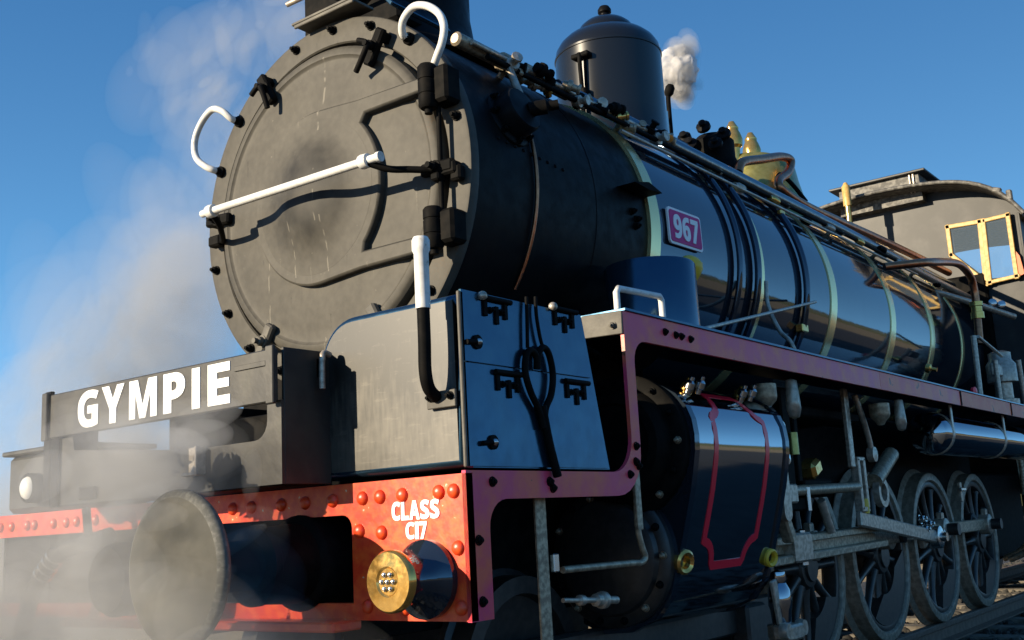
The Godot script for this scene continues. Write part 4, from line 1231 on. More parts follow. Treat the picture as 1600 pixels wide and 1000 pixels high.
func build_cylinders() -> void:
	var cy := group("cylinder", loco)
	var pr := jacket_profile()
	var b := MB.new()
	var xf := Transform3D(Basis.IDENTITY, Vector3(0, 0, -2.34))
	b.extr(pr, xf, 0.90, true)
	fin(b, "cylinder_jacket", M.jacket, cy)
	# edging collars at both ends
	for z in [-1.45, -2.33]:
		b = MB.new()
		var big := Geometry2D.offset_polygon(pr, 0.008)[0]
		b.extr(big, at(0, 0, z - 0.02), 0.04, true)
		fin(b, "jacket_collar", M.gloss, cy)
	# front covers, valve chest above and cylinder below
	turned("valve_chest_cover", along(Vector3(0.88, 1.20, -1.43), Vector3(0, 0, 1)), V2([[0.29, 0.0], [0.29, 0.035], [0.28, 0.045], [0.235, 0.05], [0.225, 0.09], [0.205, 0.115], [0.17, 0.12], [0.16, 0.10], [0.0, 0.10]]), M.dark, cy, 56)
	turned("cylinder_cover", along(Vector3(0.78, 0.76, -1.43), Vector3(0, 0, 1)), V2([[0.28, 0.0], [0.28, 0.03], [0.27, 0.04], [0.235, 0.045], [0.225, 0.065], [0.19, 0.08], [0.0, 0.085]]), M.wheel, cy, 56)
	for q in [[0.88, 1.20, 0.262, -1.382], [0.78, 0.76, 0.255, -1.387]]:
		for k in 14:
			var t := TAU * k / 14
			put(bolt_mesh(), "cover_bolt", M.greasy if k % 3 == 0 else M.dark, cy, along(Vector3(q[0] + cos(t) * q[2], q[1] + sin(t) * q[2], q[3]), Vector3(0, 0, 1)).scaled_local(Vector3(0.75, 0.75, 0.75)))
	# red lining, a strip laid on the jacket
	var path := []
	var zl := -1.63
	var zr := -2.125
	for i in 7:
		var t := deg_to_rad(8.0 + 74.0 * i / 6.0)
		path.append([1.405 - 0.10 * sin(t), zl - 0.10 * cos(t)])
	path.append([1.295, zl])
	for i in 8:
		path.append([1.25 - 0.06 * i, zl])
	path.append([0.805, zl])
	for i in 7:
		var t := deg_to_rad(82.0 - 74.0 * i / 6.0)
		path.append([0.70 + 0.10 * sin(t), zl - 0.10 * cos(t)])
	path.append_array([[0.70, zl - 0.112], [0.70, -1.88], [0.70, zr + 0.112]])
	for i in 7:
		var t := deg_to_rad(8.0 + 74.0 * i / 6.0)
		path.append([0.70 + 0.10 * sin(t), zr + 0.10 * cos(t)])
	path.append([0.805, zr])
	for i in 8:
		path.append([0.83 + 0.06 * i, zr])
	path.append([1.295, zr])
	for i in 7:
		var t := deg_to_rad(82.0 - 74.0 * i / 6.0)
		path.append([1.405 - 0.10 * sin(t), zr + 0.10 * cos(t)])
	path.append_array([[1.405, zr + 0.112], [1.405, -1.88], [1.405, zl - 0.112]])
	var pts := []
	var nor := []
	for q in path:
		var p := on_jacket(pr, q[0])
		pts.append(Vector3(p[0].x, p[0].y, q[1]))
		nor.append(Vector3(p[1].x, p[1].y, 0))
	b = MB.new()
	b.ribbon(pts, nor, 0.036, 0.003, true)
	fin(b, "red_lining", M.line_red, cy)
	# brass and steel oil cups on the top edge
	for z in [-1.62, -2.12]:
		var g := group("oil_cup", loco)
		for q in [[0.0, 0.0, 0.03], [0.03, 0.035, 0.022], [-0.02, -0.045, 0.024], [0.06, 0.0, 0.02]]:
			var p := on_jacket(pr, 1.40)
			turned("cup", along(Vector3(p[0].x + q[0] - 0.03, p[0].y + 0.0, z + q[1]), Vector3(0.5, 1, 0)), V2([[q[2] * 0.6, 0.0], [q[2] * 0.6, 0.02], [q[2], 0.025], [q[2], 0.05], [q[2] * 0.5, 0.06], [q[2] * 0.5, 0.075], [0, 0.08]]), M.brass if q[0] < 0.01 else M.bright, g, 10)
	for q in [[0.73, -1.47, 0.05], [0.70, -2.3, 0.042]]:
		var p := on_jacket(pr, q[0])
		turned("drain_ring", along(Vector3(p[0].x + 0.01, q[0], q[1]), Vector3(1, -0.2, 0.25)), V2([[q[2] * 0.55, -0.02], [q[2], -0.01], [q[2], 0.012], [q[2] * 0.8, 0.02], [q[2] * 0.55, 0.012], [q[2] * 0.5, -0.01], [0.0, -0.012]]), M.brass if q[1] > -2 else M.yellow, cy, 18)
	# drain valve and clevis behind the cylinder
	var dv := group("drain_gear", loco)
	turned("drain_body", at(1.04, 0.36, -2.42), V2([[0.0, 0.0], [0.03, 0.01], [0.045, 0.05], [0.048, 0.1], [0.055, 0.12], [0.05, 0.19], [0.035, 0.22], [0.04, 0.235], [0.035, 0.27], [0.0, 0.28]]), M.jacket, dv, 20)
	block("drain_yoke", Vector3(1.06, 0.36, -2.44), Vector3(0.10, 0.07, 0.14), M.steel, dv, 0.01)
	for z in [-2.36, -2.54]:
		turned("yoke_eye", along(Vector3(1.08, 0.37, z), Vector3(1, 0, 0)), V2([[0.0, -0.02], [0.035, -0.02], [0.04, 0.0], [0.035, 0.02], [0.0, 0.02]]), M.steel, dv, 14)
	rod("drain_rod", [Vector3(1.05, 0.33, -2.36), Vector3(1.04, 0.1, -2.36)], 0.018, M.greasy, dv)
	block("drain_link", Vector3(1.05, 0.50, -2.36), Vector3(0.02, 0.2, 0.05), M.steel, dv, 0.005, Basis(Vector3.RIGHT, 0.2))


func on_jacket(pr: PackedVector2Array, y: float) -> Array:
	for i in range(3, 16):
		if pr[i].y >= y and pr[i + 1].y <= y:
			var t := (pr[i].y - y) / (pr[i].y - pr[i + 1].y)
			var na := normal2(pr, i)
			var nb := normal2(pr, i + 1)
			return [pr[i].lerp(pr[i + 1], t), na.lerp(nb, t).normalized()]
	return [pr[3], Vector2.UP]


func normal2(pr: PackedVector2Array, i: int) -> Vector2:
	var d := pr[i + 1] - pr[i - 1]
	return Vector2(-d.y, d.x).normalized()


# ---------------- wheels and rods ----------------
func build_motion() -> void:
	var wr := 0.5715
	var proto: Node3D = null
	for k in 4:
		var z := -3.83 - 1.29 * k
		var w := group("driving_wheel", loco)
		w.position = Vector3(0.49, wr, z)
		var X := along(Vector3.ZERO, Vector3(1, 0, 0))
		turned("tyre", X, V2([[0.50, 0.0], [0.600, 0.0], [0.605, 0.012], [0.59, 0.03], [0.5715, 0.038], [0.566, 0.128], [0.560, 0.132], [0.512, 0.132], [0.508, 0.128], [0.50, 0.1], [0.50, 0.0]]), M.tyre, w, 72)
		turned("rim", X, V2([[0.455, 0.03], [0.504, 0.025], [0.504, 0.112], [0.49, 0.118], [0.46, 0.112], [0.455, 0.10], [0.455, 0.03]]), M.wheel, w, 64)
		turned("hub", X, V2([[0.0, -0.02], [0.13, -0.02], [0.13, 0.11], [0.115, 0.13], [0.085, 0.135], [0.08, 0.15], [0.0, 0.152]]), M.wheel, w, 32)
		for s in 12:
			var t := TAU * (s + 0.3 * k) / 12
			var dir := Vector3(0, sin(t), cos(t))
			var g := MB.new()
			g.lathe(Transform3D(Basis(Vector3(1, 0, 0), dir, Vector3(1, 0, 0).cross(dir)), Vector3(0.075, 0, 0)), V2([[0.045, 0.11], [0.034, 0.18], [0.026, 0.32], [0.026, 0.42], [0.036, 0.465]]), 10)
			fin(g, "spoke", M.wheel, w)
		# counterweight between the spokes, opposite the crank pin
		var c := MB.new()
		var span := 62.0 if k == 1 else 34.0
		var mid := -60.0
		var poly := pl([arc2(Vector2.ZERO, 0.465, mid - span, mid + span, 16), arc2(Vector2.ZERO, 0.26 if k == 1 else 0.30, mid + span * 0.62, mid - span * 0.62, 8)])
		c.extr(poly, Transform3D(Basis(Vector3(0, 0, -1), Vector3(0, 1, 0), Vector3(1, 0, 0)), Vector3(0.05, 0, 0)), 0.07)
		fin(c, "counterweight", M.wheel, w)
		turned("crank_boss", along(Vector3(0.06, 0.13, 0.20), Vector3(1, 0, 0)), V2([[0.10, 0.0], [0.10, 0.08], [0.09, 0.09], [0.045, 0.095], [0.045, 0.30], [0.0, 0.30]]), M.wheel, w, 24)
	# coupling rods
	var cr := group("coupling_rod", loco)
	var pz := []
	for k in 4:
		pz.append(Vector3(0.72, 0.702, -3.63 - 1.29 * k))
	for k in 3:
		var a: Vector3 = pz[k]
		var b: Vector3 = pz[k + 1]
		block("rod_bar", (a + b) * 0.5, Vector3(0.035, 0.095, 1.29), M.greasy, cr, 0.008)
	for p in pz:
		turned("rod_boss", along(p - Vector3(0.04, 0, 0), Vector3(1, 0, 0)), V2([[0.085, 0.0], [0.085, 0.08], [0.07, 0.09], [0.04, 0.092], [0.04, 0.12], [0, 0.122]]), M.steel, cr, 24)
		block("rod_oiler", p + Vector3(0.0, 0.10, 0), Vector3(0.05, 0.06, 0.05), M.steel, cr, 0.008)
	var ec := group("eccentric_rod", loco)
	var ea := Vector3(0.95, 0.838, -3.82)
	var eb := Vector3(0.95, 0.675, -5.27)
	var ed := (eb - ea).normalized()
	var g := MB.new()
	g.box(Transform3D(Basis(Vector3(1, 0, 0), Vector3(1, 0, 0).cross(ed) * -1.0, ed), (ea + eb) * 0.5), Vector3(0.035, 0.085, ea.distance_to(eb)), 0.008)
	fin(g, "rod_bar", M.steel, ec)
	turned("rod_eye", along(eb - Vector3(0.03, 0, 0), Vector3(1, 0, 0)), V2([[0.075, 0.0], [0.075, 0.06], [0.05, 0.07], [0.03, 0.07], [0.03, 0.1], [0, 0.1]]), M.bright, ec, 22)
	turned("oil_cup", Transform3D(Basis.IDENTITY, Vector3(0.955, 0.865, -3.93)), V2([[0.024, 0.0], [0.024, 0.075], [0.02, 0.085], [0, 0.085]]), M.yellow, ec, 14)
	block("return_crank", Vector3(0.90, 0.70, -5.2), Vector3(0.05, 0.10, 0.26), M.steel, ec, 0.012, Basis(Vector3.RIGHT, 0.4))
	for q in [[0.93, 0.73, -5.05], [0.93, 0.76, -5.15], [0.93, 0.80, -5.0], [0.93, 0.70, -5.36]]:
		put(bolt_mesh(), "crank_bolt", M.bright, ec, along(Vector3(q[0], q[1], q[2]), Vector3(1, 0.2, 0)).scaled_local(Vector3(1.5, 1.5, 1.5)))
	# slide bars, crosshead, connecting rod
	var sb := group("slide_bars", loco)
	block("slide_bar", Vector3(0.86, 0.762, -3.55), Vector3(0.10, 0.038, 1.6), M.greasy, sb, 0.006, Basis(Vector3.RIGHT, 0.012))
	block("slide_bar", Vector3(0.86, 0.668, -3.55), Vector3(0.10, 0.042, 1.7), M.greasy, sb, 0.006, Basis(Vector3.RIGHT, 0.012))
	block("bar_web", Vector3(0.83, 0.715, -3.55), Vector3(0.05, 0.06, 1.55), M.greasy, sb, 0.004)
	block("crosshead", Vector3(0.86, 0.715, -3.05), Vector3(0.14, 0.15, 0.22), M.steel, sb, 0.012)
	block("bar_bracket", Vector3(0.80, 0.82, -2.78), Vector3(0.16, 0.14, 0.06), M.dark, sb, 0.01)
	block("bar_bracket", Vector3(0.80, 0.95, -3.1), Vector3(0.16, 0.10, 0.30), M.dark, sb, 0.01)
	turned("bar_bolt", at(0.89, 0.78, -3.1), V2([[0.025, 0.0], [0.025, 0.02], [0.0, 0.03]]), M.bright, sb, 10)
	turned("bar_bolt", along(Vector3(0.89, 0.648, -3.1), Vector3(0, -1, 0)), V2([[0.028, 0.0], [0.028, 0.025], [0.0, 0.04]]), M.bright, sb, 10)
	rod("piston_rod", [Vector3(0.80, 0.715, -2.33), Vector3(0.80, 0.715, -3.0)], 0.035, M.bright, sb, false, 14)
	var kr := group("connecting_rod", loco)
	block("rod_bar", Vector3(0.80, 0.71, -4.1), Vector3(0.045, 0.10, 2.1), M.greasy, kr, 0.008)
	# combination lever and expansion link
	var vg := group("valve_gear", loco)
	g = MB.new()
	var lv := pl([arc2(Vector2(0, 0.40), 0.045, 0, 180, 8), [-0.032, 0.33], [-0.045, 0.05], arc2(Vector2(0, 0.0), 0.045, 180, 360, 8), [0.045, 0.05], [0.032, 0.33]])
	g.extr(lv, Transform3D(Basis(Vector3(0, 0, -1), Vector3(0, 1, 0), Vector3(1, 0, 0)), Vector3(1.02, 0.90, -2.60)), 0.03)
	fin(g, "combination_lever", M.steel, vg)
	turned("lever_eye", along(Vector3(1.05, 1.30, -2.60), Vector3(1, 0, 0)), V2([[0.022, 0.0], [0.038, 0.003], [0.038, 0.012], [0.022, 0.014]]), M.bright, vg, 18)
	turned("lever_eye", along(Vector3(1.05, 1.155, -2.60), Vector3(1, 0, 0)), V2([[0.0, 0.02], [0.03, 0.0], [0.03, 0.025], [0.0, 0.03]]), M.bright, vg, 12)
	turned("yellow_cup", at(1.02, 1.18, -2.80), V2([[0.03, 0.0], [0.03, 0.11], [0.0, 0.11]]), M.olive, vg, 12)
	block("link_foot", Vector3(1.0, 0.83, -2.66), Vector3(0.06, 0.16, 0.06), M.greasy, vg, 0.01, Basis(Vector3.RIGHT, 0.5))
	# slotted expansion link
	g = MB.new()
	for q in [[0.0, 1.035, 0.02, 0.30, 0.0], [0.0, 1.035, 0.02, 0.30, 0.09]]:
		g.box(at(0.95, q[1], -3.86 - q[4]), Vector3(0.05, q[3], 0.03), 0.005)
	g.box(at(0.95, 1.18, -3.905), Vector3(0.05, 0.025, 0.12), 0.005)
	g.box(at(0.95, 0.89, -3.905), Vector3(0.05, 0.03, 0.12), 0.005)
	fin(g, "expansion_link", M.steel, vg)
	var ring := MB.new()
	ring.lathe(along(Vector3(0.94, 0.985, -4.22), Vector3(1, 0, 0)), V2([[0.055, 0.0], [0.09, 0.0], [0.09, 0.04], [0.055, 0.04], [0.055, 0.0]]), 24)
	fin(ring, "link_ring", M.steel, vg)
	rod("lifting_arm", [Vector3(0.95, 1.05, -4.15), Vector3(0.95, 1.12, -4.3), Vector3(0.95, 1.22, -4.52)], 0.05, M.greasy, vg, true, 12)
	rod("lifting_link", [Vector3(0.96, 1.56, -3.95), Vector3(0.97, 1.45, -4.0), Vector3(0.97, 1.33, -4.07), Vector3(0.97, 1.22, -4.11)], 0.018, M.steel, vg)
	turned("lifting_eye", along(Vector3(0.95, 1.21, -4.11), Vector3(1, 0, 0)), V2([[0.0, 0.0], [0.045, 0.0], [0.045, 0.04], [0.0, 0.045]]), M.steel, vg, 16)
	rod("radius_rod", [Vector3(0.95, 1.0, -2.7), Vector3(0.95, 1.02, -3.86)], 0.028, M.greasy, vg, false)
	block("link_bracket", Vector3(0.86, 1.02, -3.35), Vector3(0.12, 0.10, 0.4), M.dark, vg, 0.012)
	block("guide_block", Vector3(0.95, 0.99, -2.82), Vector3(0.07, 0.10, 0.16), M.steel, vg, 0.01)
	block("guide_block", Vector3(0.93, 1.12, -3.22), Vector3(0.10, 0.09, 0.12), M.brass, vg, 0.02, Basis(Vector3.RIGHT, 0.4))
	rod("guide_stud", [Vector3(0.97, 0.90, -3.05), Vector3(0.97, 1.02, -3.05)], 0.016, M.bright, vg)
	rod("rocker", [Vector3(0.92, 0.78, -3.45), Vector3(0.92, 0.95, -3.35)], 0.026, M.steel, vg)
	block("brake_hanger", Vector3(0.72, 0.98, -6.85), Vector3(0.03, 0.16, 0.04), M.steel, vg, 0.006)
	block("brake_hanger", Vector3(0.75, 1.0, -6.82), Vector3(0.03, 0.03, 0.12), M.bright, vg, 0.006)


# ---------------- cab ----------------
func roof_y(x: float) -> float:
	return 3.94 - 0.11 * x * x - 0.065 * pow(absf(x), 6.0)


func build_cab() -> void:
	var cb := group("cab", loco)
	var zf := -8.22
	# front wall with the window opening
	var wall := CSGCombiner3D.new()
	wall.name = numbered("front_wall")
	cb.add_child(wall, true)
	var pw := CSGPolygon3D.new()
	pw.name = numbered("wall_sheet")
	var pts := pl([[-1.22, 1.5], [1.22, 1.5]])
	for k in 25:
		var x := 1.22 - 2.44 * k / 24.0
		pts.append(Vector2(x, roof_y(x) - 0.03))
	pw.polygon = pts
	pw.depth = 0.03
	pw.material = M.cab
	pw.position = Vector3(0, 0, zf)
	wall.add_child(pw, true)
	var hole := CSGPolygon3D.new()
	hole.name = numbered("window_opening")
	hole.polygon = pl([[0.64, 3.43], [0.64, 3.19], [0.90, 2.90], [1.15, 2.88], [1.15, 3.43]])
	hole.depth = 0.2
	hole.operation = CSGShape3D.OPERATION_SUBTRACTION
	hole.position = Vector3(-0.049, 0.045, zf + 0.08)
	wall.add_child(hole, true)
	# window frames and panes
	var wn := group("cab_window", loco)
	wn.position = Vector3(-0.049, 0.045, 0)
	var b := MB.new()
	var zz := zf + 0.045
	for s in [[0.615, 3.455, 0.935, 3.445, 0.04], [0.62, 3.46, 0.62, 3.175, 0.04], [0.62, 3.18, 0.905, 2.84, 0.04], [0.915, 3.45, 0.895, 2.85, 0.045]]:
		bar2(b, s, zz)
	fin(b, "window_frame", M.frame, wn)
	b = MB.new()
	for s in [[0.955, 3.445, 1.17, 3.455, 0.035], [1.165, 3.46, 1.165, 2.86, 0.04], [0.945, 3.45, 0.93, 2.845, 0.04], [0.91, 2.85, 1.18, 2.87, 0.035]]:
		bar2(b, s, zz + 0.004)
	fin(b, "window_frame", M.frame, wn)
	b = MB.new()
	b.extr(pl([[0.62, 3.45], [0.62, 3.18], [0.90, 2.86], [0.92, 3.44]]), at(0, 0, zz - 0.004), 0.006)
	fin(b, "window_pane", M.glass, wn)
	b = MB.new()
	b.extr(pl([[0.94, 3.44], [0.93, 2.86], [1.16, 2.87], [1.16, 3.44]]), at(0, 0, zz), 0.006)
	fin(b, "window_pane", M.glass, wn)
	b = MB.new()
	b.extr(pl([[1.14, 2.85], [1.235, 2.88], [1.215, 3.05], [1.19, 3.10], [1.17, 2.93]]), at(0, 0, zz - 0.02), 0.03)
	fin(b, "window_stay", M.orange, wn)
	# side sheets and roof
	for s in [-1.0, 1.0]:
		block("side_sheet", Vector3(s * 1.23, 2.18, -9.2), Vector3(0.02, 1.35, 2.35), M.cab, cb, 0.003)
		for q in [[-8.13, 0.2], [-10.2, 0.35]]:
			block("side_post", Vector3(s * 1.23, 3.16, q[0]), Vector3(0.02, 0.62, q[1]), M.cab, cb, 0.003)
	b = MB.new()
	var n := 28
	for k in n:
		var xa := -1.30 + 2.6 * k / n
		var xb := -1.30 + 2.6 * (k + 1) / n
		var pa := Vector2(xa, roof_y(xa))
		var pb := Vector2(xb, roof_y(xb))
		var na := Vector3((roof_y(xa - 0.01) - roof_y(xa + 0.01)) / 0.02, 1, 0).normalized()
		var nb := Vector3((roof_y(xb - 0.01) - roof_y(xb + 0.01)) / 0.02, 1, 0).normalized()
		for t in [[0.0, 1.0], [-0.035, -1.0]]:
			b.quad(Vector3(pa.x, pa.y + t[0], -7.93), Vector3(pb.x, pb.y + t[0], -7.93), Vector3(pb.x, pb.y + t[0], -11.2), Vector3(pa.x, pa.y + t[0], -11.2), na * t[1], nb * t[1], nb * t[1], na * t[1])
		b.flat(Vector3(pa.x, pa.y, -7.93), Vector3(pb.x, pb.y, -7.93), Vector3(pb.x, pb.y - 0.03, -7.93), Vector3(pa.x, pa.y - 0.03, -7.93), Vector3(0, 0, 1))
	fin(b, "roof", M.roof, cb)
	# bead along the front edge of the roof
	var bead := []
	for k in 31:
		var x := -1.30 + 2.6 * k / 30.0
		bead.append(Vector3(x, roof_y(x) - 0.012, -7.925))
	rod("roof_bead", bead, 0.02, M.roof, cb, false, 8)
	block("roof_lamp_bracket", Vector3(1.10, 3.69, -7.93), Vector3(0.08, 0.05, 0.05), M.roof, cb, 0.01, Basis(Vector3.BACK, -0.35))
	block("roof_lamp_bracket", Vector3(1.20, 3.62, -7.93), Vector3(0.05, 0.10, 0.05), M.roof, cb, 0.01)
	# raised ventilator
	var vt := group("roof_ventilator", loco)
	b = MB.new()
	b.extr(pl([[-0.42, 3.80], [0.40, 3.80], [0.38, 4.075], [-0.41, 4.075]]), at(0, 0, -9.0), 0.9)
	fin(b, "ventilator_box", M.roof, vt)
	block("ventilator_lid", Vector3(-0.02, 4.09, -8.5), Vector3(0.96, 0.025, 0.9), M.cab, vt, 0.006)
	for x in [0.30, 0.335]:
		block("ventilator_rib", Vector3(x, 3.98, -8.09), Vector3(0.014, 0.19, 0.02), M.steel, vt, 0.003)
	# whistle pipe at the corner of the roof
	var wp := group("cab_whistle", loco)
	rod("whistle_pipe", [Vector3(-0.22, 3.55, -7.75), Vector3(-0.22, 3.86, -7.75)], 0.03, M.brass, wp)
	turned("whistle_bell", at(-0.22, 3.80, -7.75), V2([[0.04, 0.0], [0.04, 0.2], [0.025, 0.22], [0.015, 0.24], [0.0, 0.245]]), M.frame, wp, 14)
	# tender-side dark bulkhead low in the cab
	block("backhead", Vector3(0, 2.3, -8.3), Vector3(1.7, 1.4, 0.3), M.dark, cb, 0.02)
	block("cab_floor", Vector3(0, 1.52, -9.2), Vector3(2.4, 0.04, 2.4), M.dark, cb, 0.004)
	rod("pipe_bundle", [Vector3(0.62, 2.72, -7.2), Vector3(0.85, 2.62, -7.5), Vector3(1.1, 2.5, -7.9)], 0.03, M.steel, cb)
	for q in [[0.98, 2.62, -7.7], [1.04, 2.60, -7.75]]:
		turned("gauge_knob", along(Vector3(q[0], q[1], q[2]), Vector3(0.3, 0.2, 1)), V2([[0.03, 0], [0.035, 0.02], [0.02, 0.03], [0, 0.03]]), M.bright, cb, 12)


func build_tender() -> void:
	var t := Node3D.new()
	t.name = "tender"
	add_child(t)
	tag(t, "dark tender coupled behind the cab of the black locomotive", "tender")
	block("tank", Vector3(0, 2.0, -14.0), Vector3(2.36, 1.5, 5.2), M.sheet, t, 0.03)
	block("coal_space", Vector3(0, 2.9, -14.6), Vector3(2.0, 0.4, 3.6), M.dark, t, 0.03)
	block("frame", Vector3(0, 1.12, -14.0), Vector3(2.2, 0.26, 5.5), M.dark, t, 0.01)
	block("drag_box", Vector3(0, 1.1, -10.9), Vector3(1.6, 0.3, 0.7), M.dark, t, 0.01)
	for s in [-1.0, 1.0]:
		for z in [-12.1, -15.9]:
			block("bogie_side", Vector3(s * 0.86, 0.55, z), Vector3(0.07, 0.28, 1.9), M.wheel, t, 0.02)
			for dz in [-0.65, 0.65]:
				turned("wheel", along(Vector3(s * 0.5, 0.40, z + dz), Vector3(s, 0, 0)), V2([[0.0, 0.0], [0.43, 0.0], [0.43, 0.03], [0.40, 0.04], [0.395, 0.13], [0.33, 0.13], [0.32, 0.08], [0.12, 0.06], [0.10, 0.13], [0.0, 0.13]]), M.wheel, t, 40)
	# cab steps and the pipes that hang below the cab
	var st := group("cab_steps", loco)
	for z in [-8.95, -9.5]:
		block("step_hanger", Vector3(1.16, 1.0, z), Vector3(0.02, 1.1, 0.08), M.greasy, st, 0.004)
	for y in [0.5, 0.85, 1.2]:
		block("step_tread", Vector3(1.12, y, -9.22), Vector3(0.22, 0.025, 0.5), M.dark, st, 0.004)
	for q in [[0.95, -8.3], [0.85, -8.5], [1.0, -8.7]]:
		rod("injector_pipe", [Vector3(q[0], 1.5, q[1]), Vector3(q[0], 0.9, q[1]), Vector3(q[0] - 0.05, 0.5, q[1] - 0.1), Vector3(q[0] - 0.3, 0.35, q[1] - 0.2)], 0.03, M.greasy, st)
	block("injector", Vector3(0.95, 0.85, -8.45), Vector3(0.16, 0.2, 0.35), M.dark, st, 0.03)
	block("drag_beam", Vector3(0, 1.25, -10.0), Vector3(2.3, 0.5, 0.2), M.dark, st, 0.01)
	block("under_cab_tray", Vector3(0, 0.75, -8.9), Vector3(1.1, 0.8, 1.7), M.dark, st, 0.02)


func bar2(b: MB, s: Array, z: float) -> void:
	var p := Vector3(s[0], s[1], z)
	var q := Vector3(s[2], s[3], z)
	var d := (q - p).normalized()
	b.box(Transform3D(Basis(d, Vector3(0, 0, 1).cross(d), Vector3(0, 0, 1)), (p + q) * 0.5), Vector3(p.distance_to(q) + s[4] * 0.9, s[4], 0.03), 0.005)


# ---------------- steam ----------------
func puff(parent: Node3D, c: Vector3, size: Vector3, m: FogMaterial, turn: Vector3) -> void:
	var f := FogVolume.new()
	f.name = numbered("steam_puff")
	f.shape = RenderingServer.FOG_VOLUME_SHAPE_ELLIPSOID
	f.size = size
	f.material = m
	f.position = c
	f.rotation = turn
	parent.add_child(f, true)


func fog(density: float) -> FogMaterial:
	var m := FogMaterial.new()
	m.density = density
	m.albedo = Color(1.0, 1.0, 1.0)
	return m


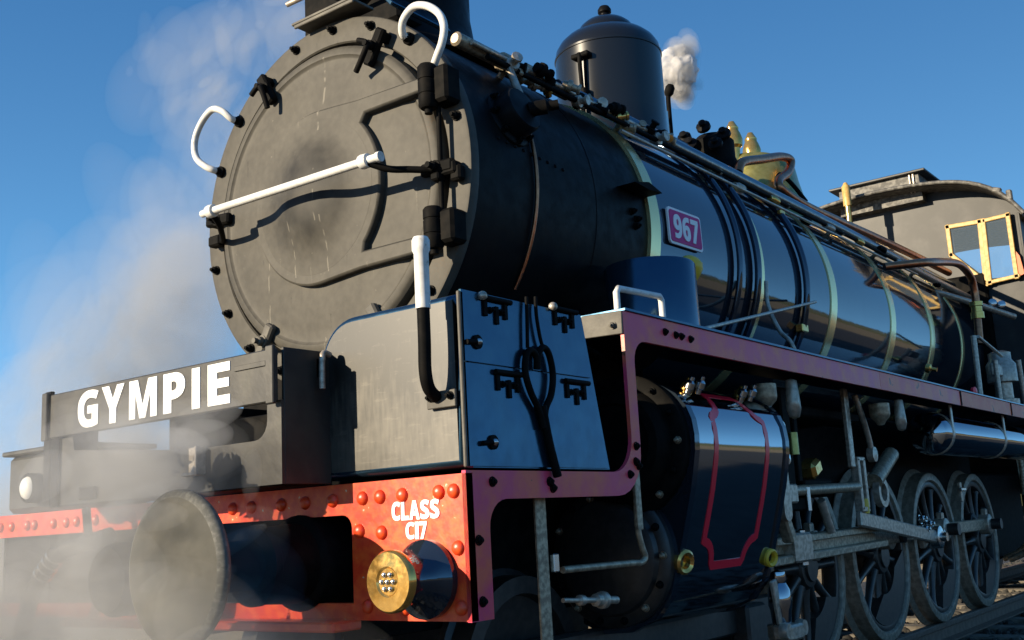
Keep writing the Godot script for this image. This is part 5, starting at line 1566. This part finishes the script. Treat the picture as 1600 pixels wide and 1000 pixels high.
func build_steam() -> void:
	rng.seed = 77
	var wisp := FastNoiseLite.new()
	wisp.seed = 12
	wisp.frequency = 0.9
	wisp.fractal_octaves = 3
	var pl1 := group("steam_plume", self)
	tag(pl1, "thin white steam drifting up past the left of the smokebox", "steam", "", "stuff")
	var veil := [fog(0.11), fog(0.17), fog(0.25)]
	var thin := [fog(0.40), fog(0.65), fog(0.95)]
	# the drifting column: centre and radius
	var path := [[-1.9, 0.45, -0.2, 0.55], [-2.4, 0.95, -0.9, 0.75], [-2.6, 1.5, -1.2, 0.85], [-2.55, 2.0, -1.3, 0.80], [-2.35, 2.4, -1.4, 0.62], [-2.15, 2.8, -1.5, 0.45], [-2.1, 3.3, -1.6, 0.42], [-2.15, 3.8, -1.7, 0.5], [-1.6, 4.2, -1.8, 0.55]]
	var made := 0
	while made < 330:
		var big := made < 110
		var t := pow(rng.randf(), 1.1) * (path.size() - 1.001)
		var a: Array = path[int(t)]
		var b: Array = path[int(t) + 1]
		var f := t - int(t)
		var r: float = lerpf(a[3], b[3], f)
		var c := Vector3(lerpf(a[0], b[0], f), lerpf(a[1], b[1], f), lerpf(a[2], b[2], f))
		c += Vector3(rng.randfn(), rng.randfn() * 0.6, rng.randfn()) * r * 0.42
		if not big and wisp.get_noise_3d(c.x, c.y * 0.7, c.z * 0.5) < rng.randf_range(-0.2, 0.25):
			continue
		made += 1
		var s := r * (rng.randf_range(0.6, 1.3) if big else rng.randf_range(0.10, 0.26))
		puff(pl1, c, Vector3(s * rng.randf_range(0.5, 1.0), s * (rng.randf_range(1.0, 2.2) if big else rng.randf_range(1.8, 4.0)), s), (veil if big else thin)[rng.randi() % 3], Vector3(rng.randf_range(-0.5, 0.5), rng.randf() * 3, rng.randf_range(-1.0, 0.2)))
	var fr := group("front_steam", self)
	tag(fr, "low steam curling round the buffer and under the name board", "steam", "", "stuff")
	var haze := [fog(0.16), fog(0.26), fog(0.38)]
	var low := [fog(0.7), fog(1.1), fog(1.6)]
	wisp.frequency = 2.2
	made = 0
	while made < 420:
		var big := made < 130
		var x := -1.7 + pow(rng.randf(), 0.85) * 2.5
		var y := 0.2 + pow(rng.randf(), 1.25) * 1.1
		var z := rng.randf_range(0.24, 0.75)
		if big and x < 0.1 and y > 0.72 and rng.randf() < 0.6:
			continue
		if x > 0.62 and y > 0.8 or x < -0.2 and y > 1.15 and rng.randf() < 0.5:
			continue
		if not big and wisp.get_noise_3d(x, y, z) < rng.randf_range(-0.15, 0.28):
			continue
		made += 1
		if made > 370:
			# along the apron and across the mouth of the recess
			x = rng.randf_range(0.05, 0.70) if made % 3 == 0 else rng.randf_range(-0.1, 0.5)
			y = rng.randf_range(0.62, 0.95) if made % 3 == 0 else rng.randf_range(1.04, 1.34)
			z = rng.randf_range(0.26, 0.5)
		elif x < -0.1 and y > 0.78 and rng.randf() < 0.5:
			y -= 0.35
		var s := rng.randf_range(0.28, 0.6) if big else rng.randf_range(0.05, 0.12)
		if made > 370:
			big = true
			s = rng.randf_range(0.16, 0.34)
		s *= 1.2 if x < -0.3 else 0.85
		if big:
			puff(fr, Vector3(x, y, z), Vector3(s * 1.7, s * rng.randf_range(0.6, 1.2), s), haze[rng.randi() % 3], Vector3(rng.randf_range(-0.6, 0.6), rng.randf() * 3, rng.randf_range(-0.7, 0.7)))
		else:
			# drawn out streaks that follow the curl of the steam
			var lean := 1.6 * wisp.get_noise_3d(x * 0.6 + 9.0, y * 0.6, z * 0.6) + rng.randf_range(-0.25, 0.25)
			puff(fr, Vector3(x, y, z), Vector3(s * rng.randf_range(2.0, 4.5), s * rng.randf_range(0.6, 1.1), s * 1.3), low[rng.randi() % 3], Vector3(0.0, rng.randf_range(-0.6, 0.6), 0.5 + lean))
	var pf := group("valve_steam", self)
	tag(pf, "small dense white puff of steam behind the dome", "steam", "", "stuff")
	var cm := StandardMaterial3D.new()
	cm.albedo_color = Color(0.98, 0.97, 0.97, 0.5)
	cm.transparency = BaseMaterial3D.TRANSPARENCY_ALPHA
	cm.roughness = 1.0
	cm.metallic_specular = 0.0
	cm.backlight_enabled = true
	cm.backlight = Color(0.9, 0.9, 0.9)
	# a few nested billowing shells, thin outside and denser within
	var fn := FastNoiseLite.new()
	fn.seed = 31
	fn.frequency = 1.0
	fn.fractal_octaves = 4
	for shell in 2:
		var m := MB.new()
		var R := 40
		var C := 56
		var grid := []
		for i in R + 1:
			var row := []
			for j in C:
				var th := PI * i / R
				var ph := TAU * j / C
				var d := Vector3(sin(th) * cos(ph), cos(th), sin(th) * sin(ph))
				var k := 0.78 - 0.22 * shell
				var n := fn.get_noise_3d(d.x * 1.1 + shell * 3.0, d.y * 1.1, d.z * 1.1) * 0.42 + fn.get_noise_3d(d.x * 3.5, d.y * 3.5 + shell * 5.0, d.z * 3.5) * 0.05
				var w := 0.185 * (0.62 + 0.38 * smoothstep(-1.0, 0.2, d.y))
				row.append(Vector3(d.x * w, d.y * 0.235, d.z * w) * k * (1.0 + n) + Vector3(0.0, 3.91, -3.93))
			grid.append(row)
		for i in R:
			for j in C:
				var j2 := (j + 1) % C
				var nn := []
				for q in [[i, j], [i, j2], [i + 1, j2], [i + 1, j]]:
					var u: Vector3 = grid[mini(q[0] + 1, R)][q[1]] - grid[maxi(q[0] - 1, 0)][q[1]]
					var v: Vector3 = grid[q[0]][(q[1] + 1) % C] - grid[q[0]][(q[1] - 1 + C) % C]
					var x := u.cross(v)
					var o: Vector3 = grid[q[0]][q[1]] - Vector3(0, 3.9, -3.93)
					nn.append((x if x.dot(o) > 0 else -x).normalized() if x.length() > 1e-9 else o.normalized())
				m.quad(grid[i][j], grid[i][j2], grid[i + 1][j2], grid[i + 1][j], nn[0], nn[1], nn[2], nn[3])
		fin(m, "cloud_shell", cm, pf)
	var fluff := [fog(1.5), fog(2.5), fog(4.0)]
	for i in 90:
		var t := rng.randf()
		var w := 0.03 + 0.10 * sin(PI * clampf(t * 0.8 + 0.06, 0.0, 1.0))
		puff(pf, Vector3(0.02 * t, 3.72 + 0.38 * t, -3.93) + Vector3(rng.randfn(), rng.randfn() * 0.5, rng.randfn()) * w * 0.48, Vector3(1.0, 1.3, 1.0) * rng.randf_range(0.06, 0.15), fluff[i % 3], Vector3(rng.randf(), rng.randf(), rng.randf()))
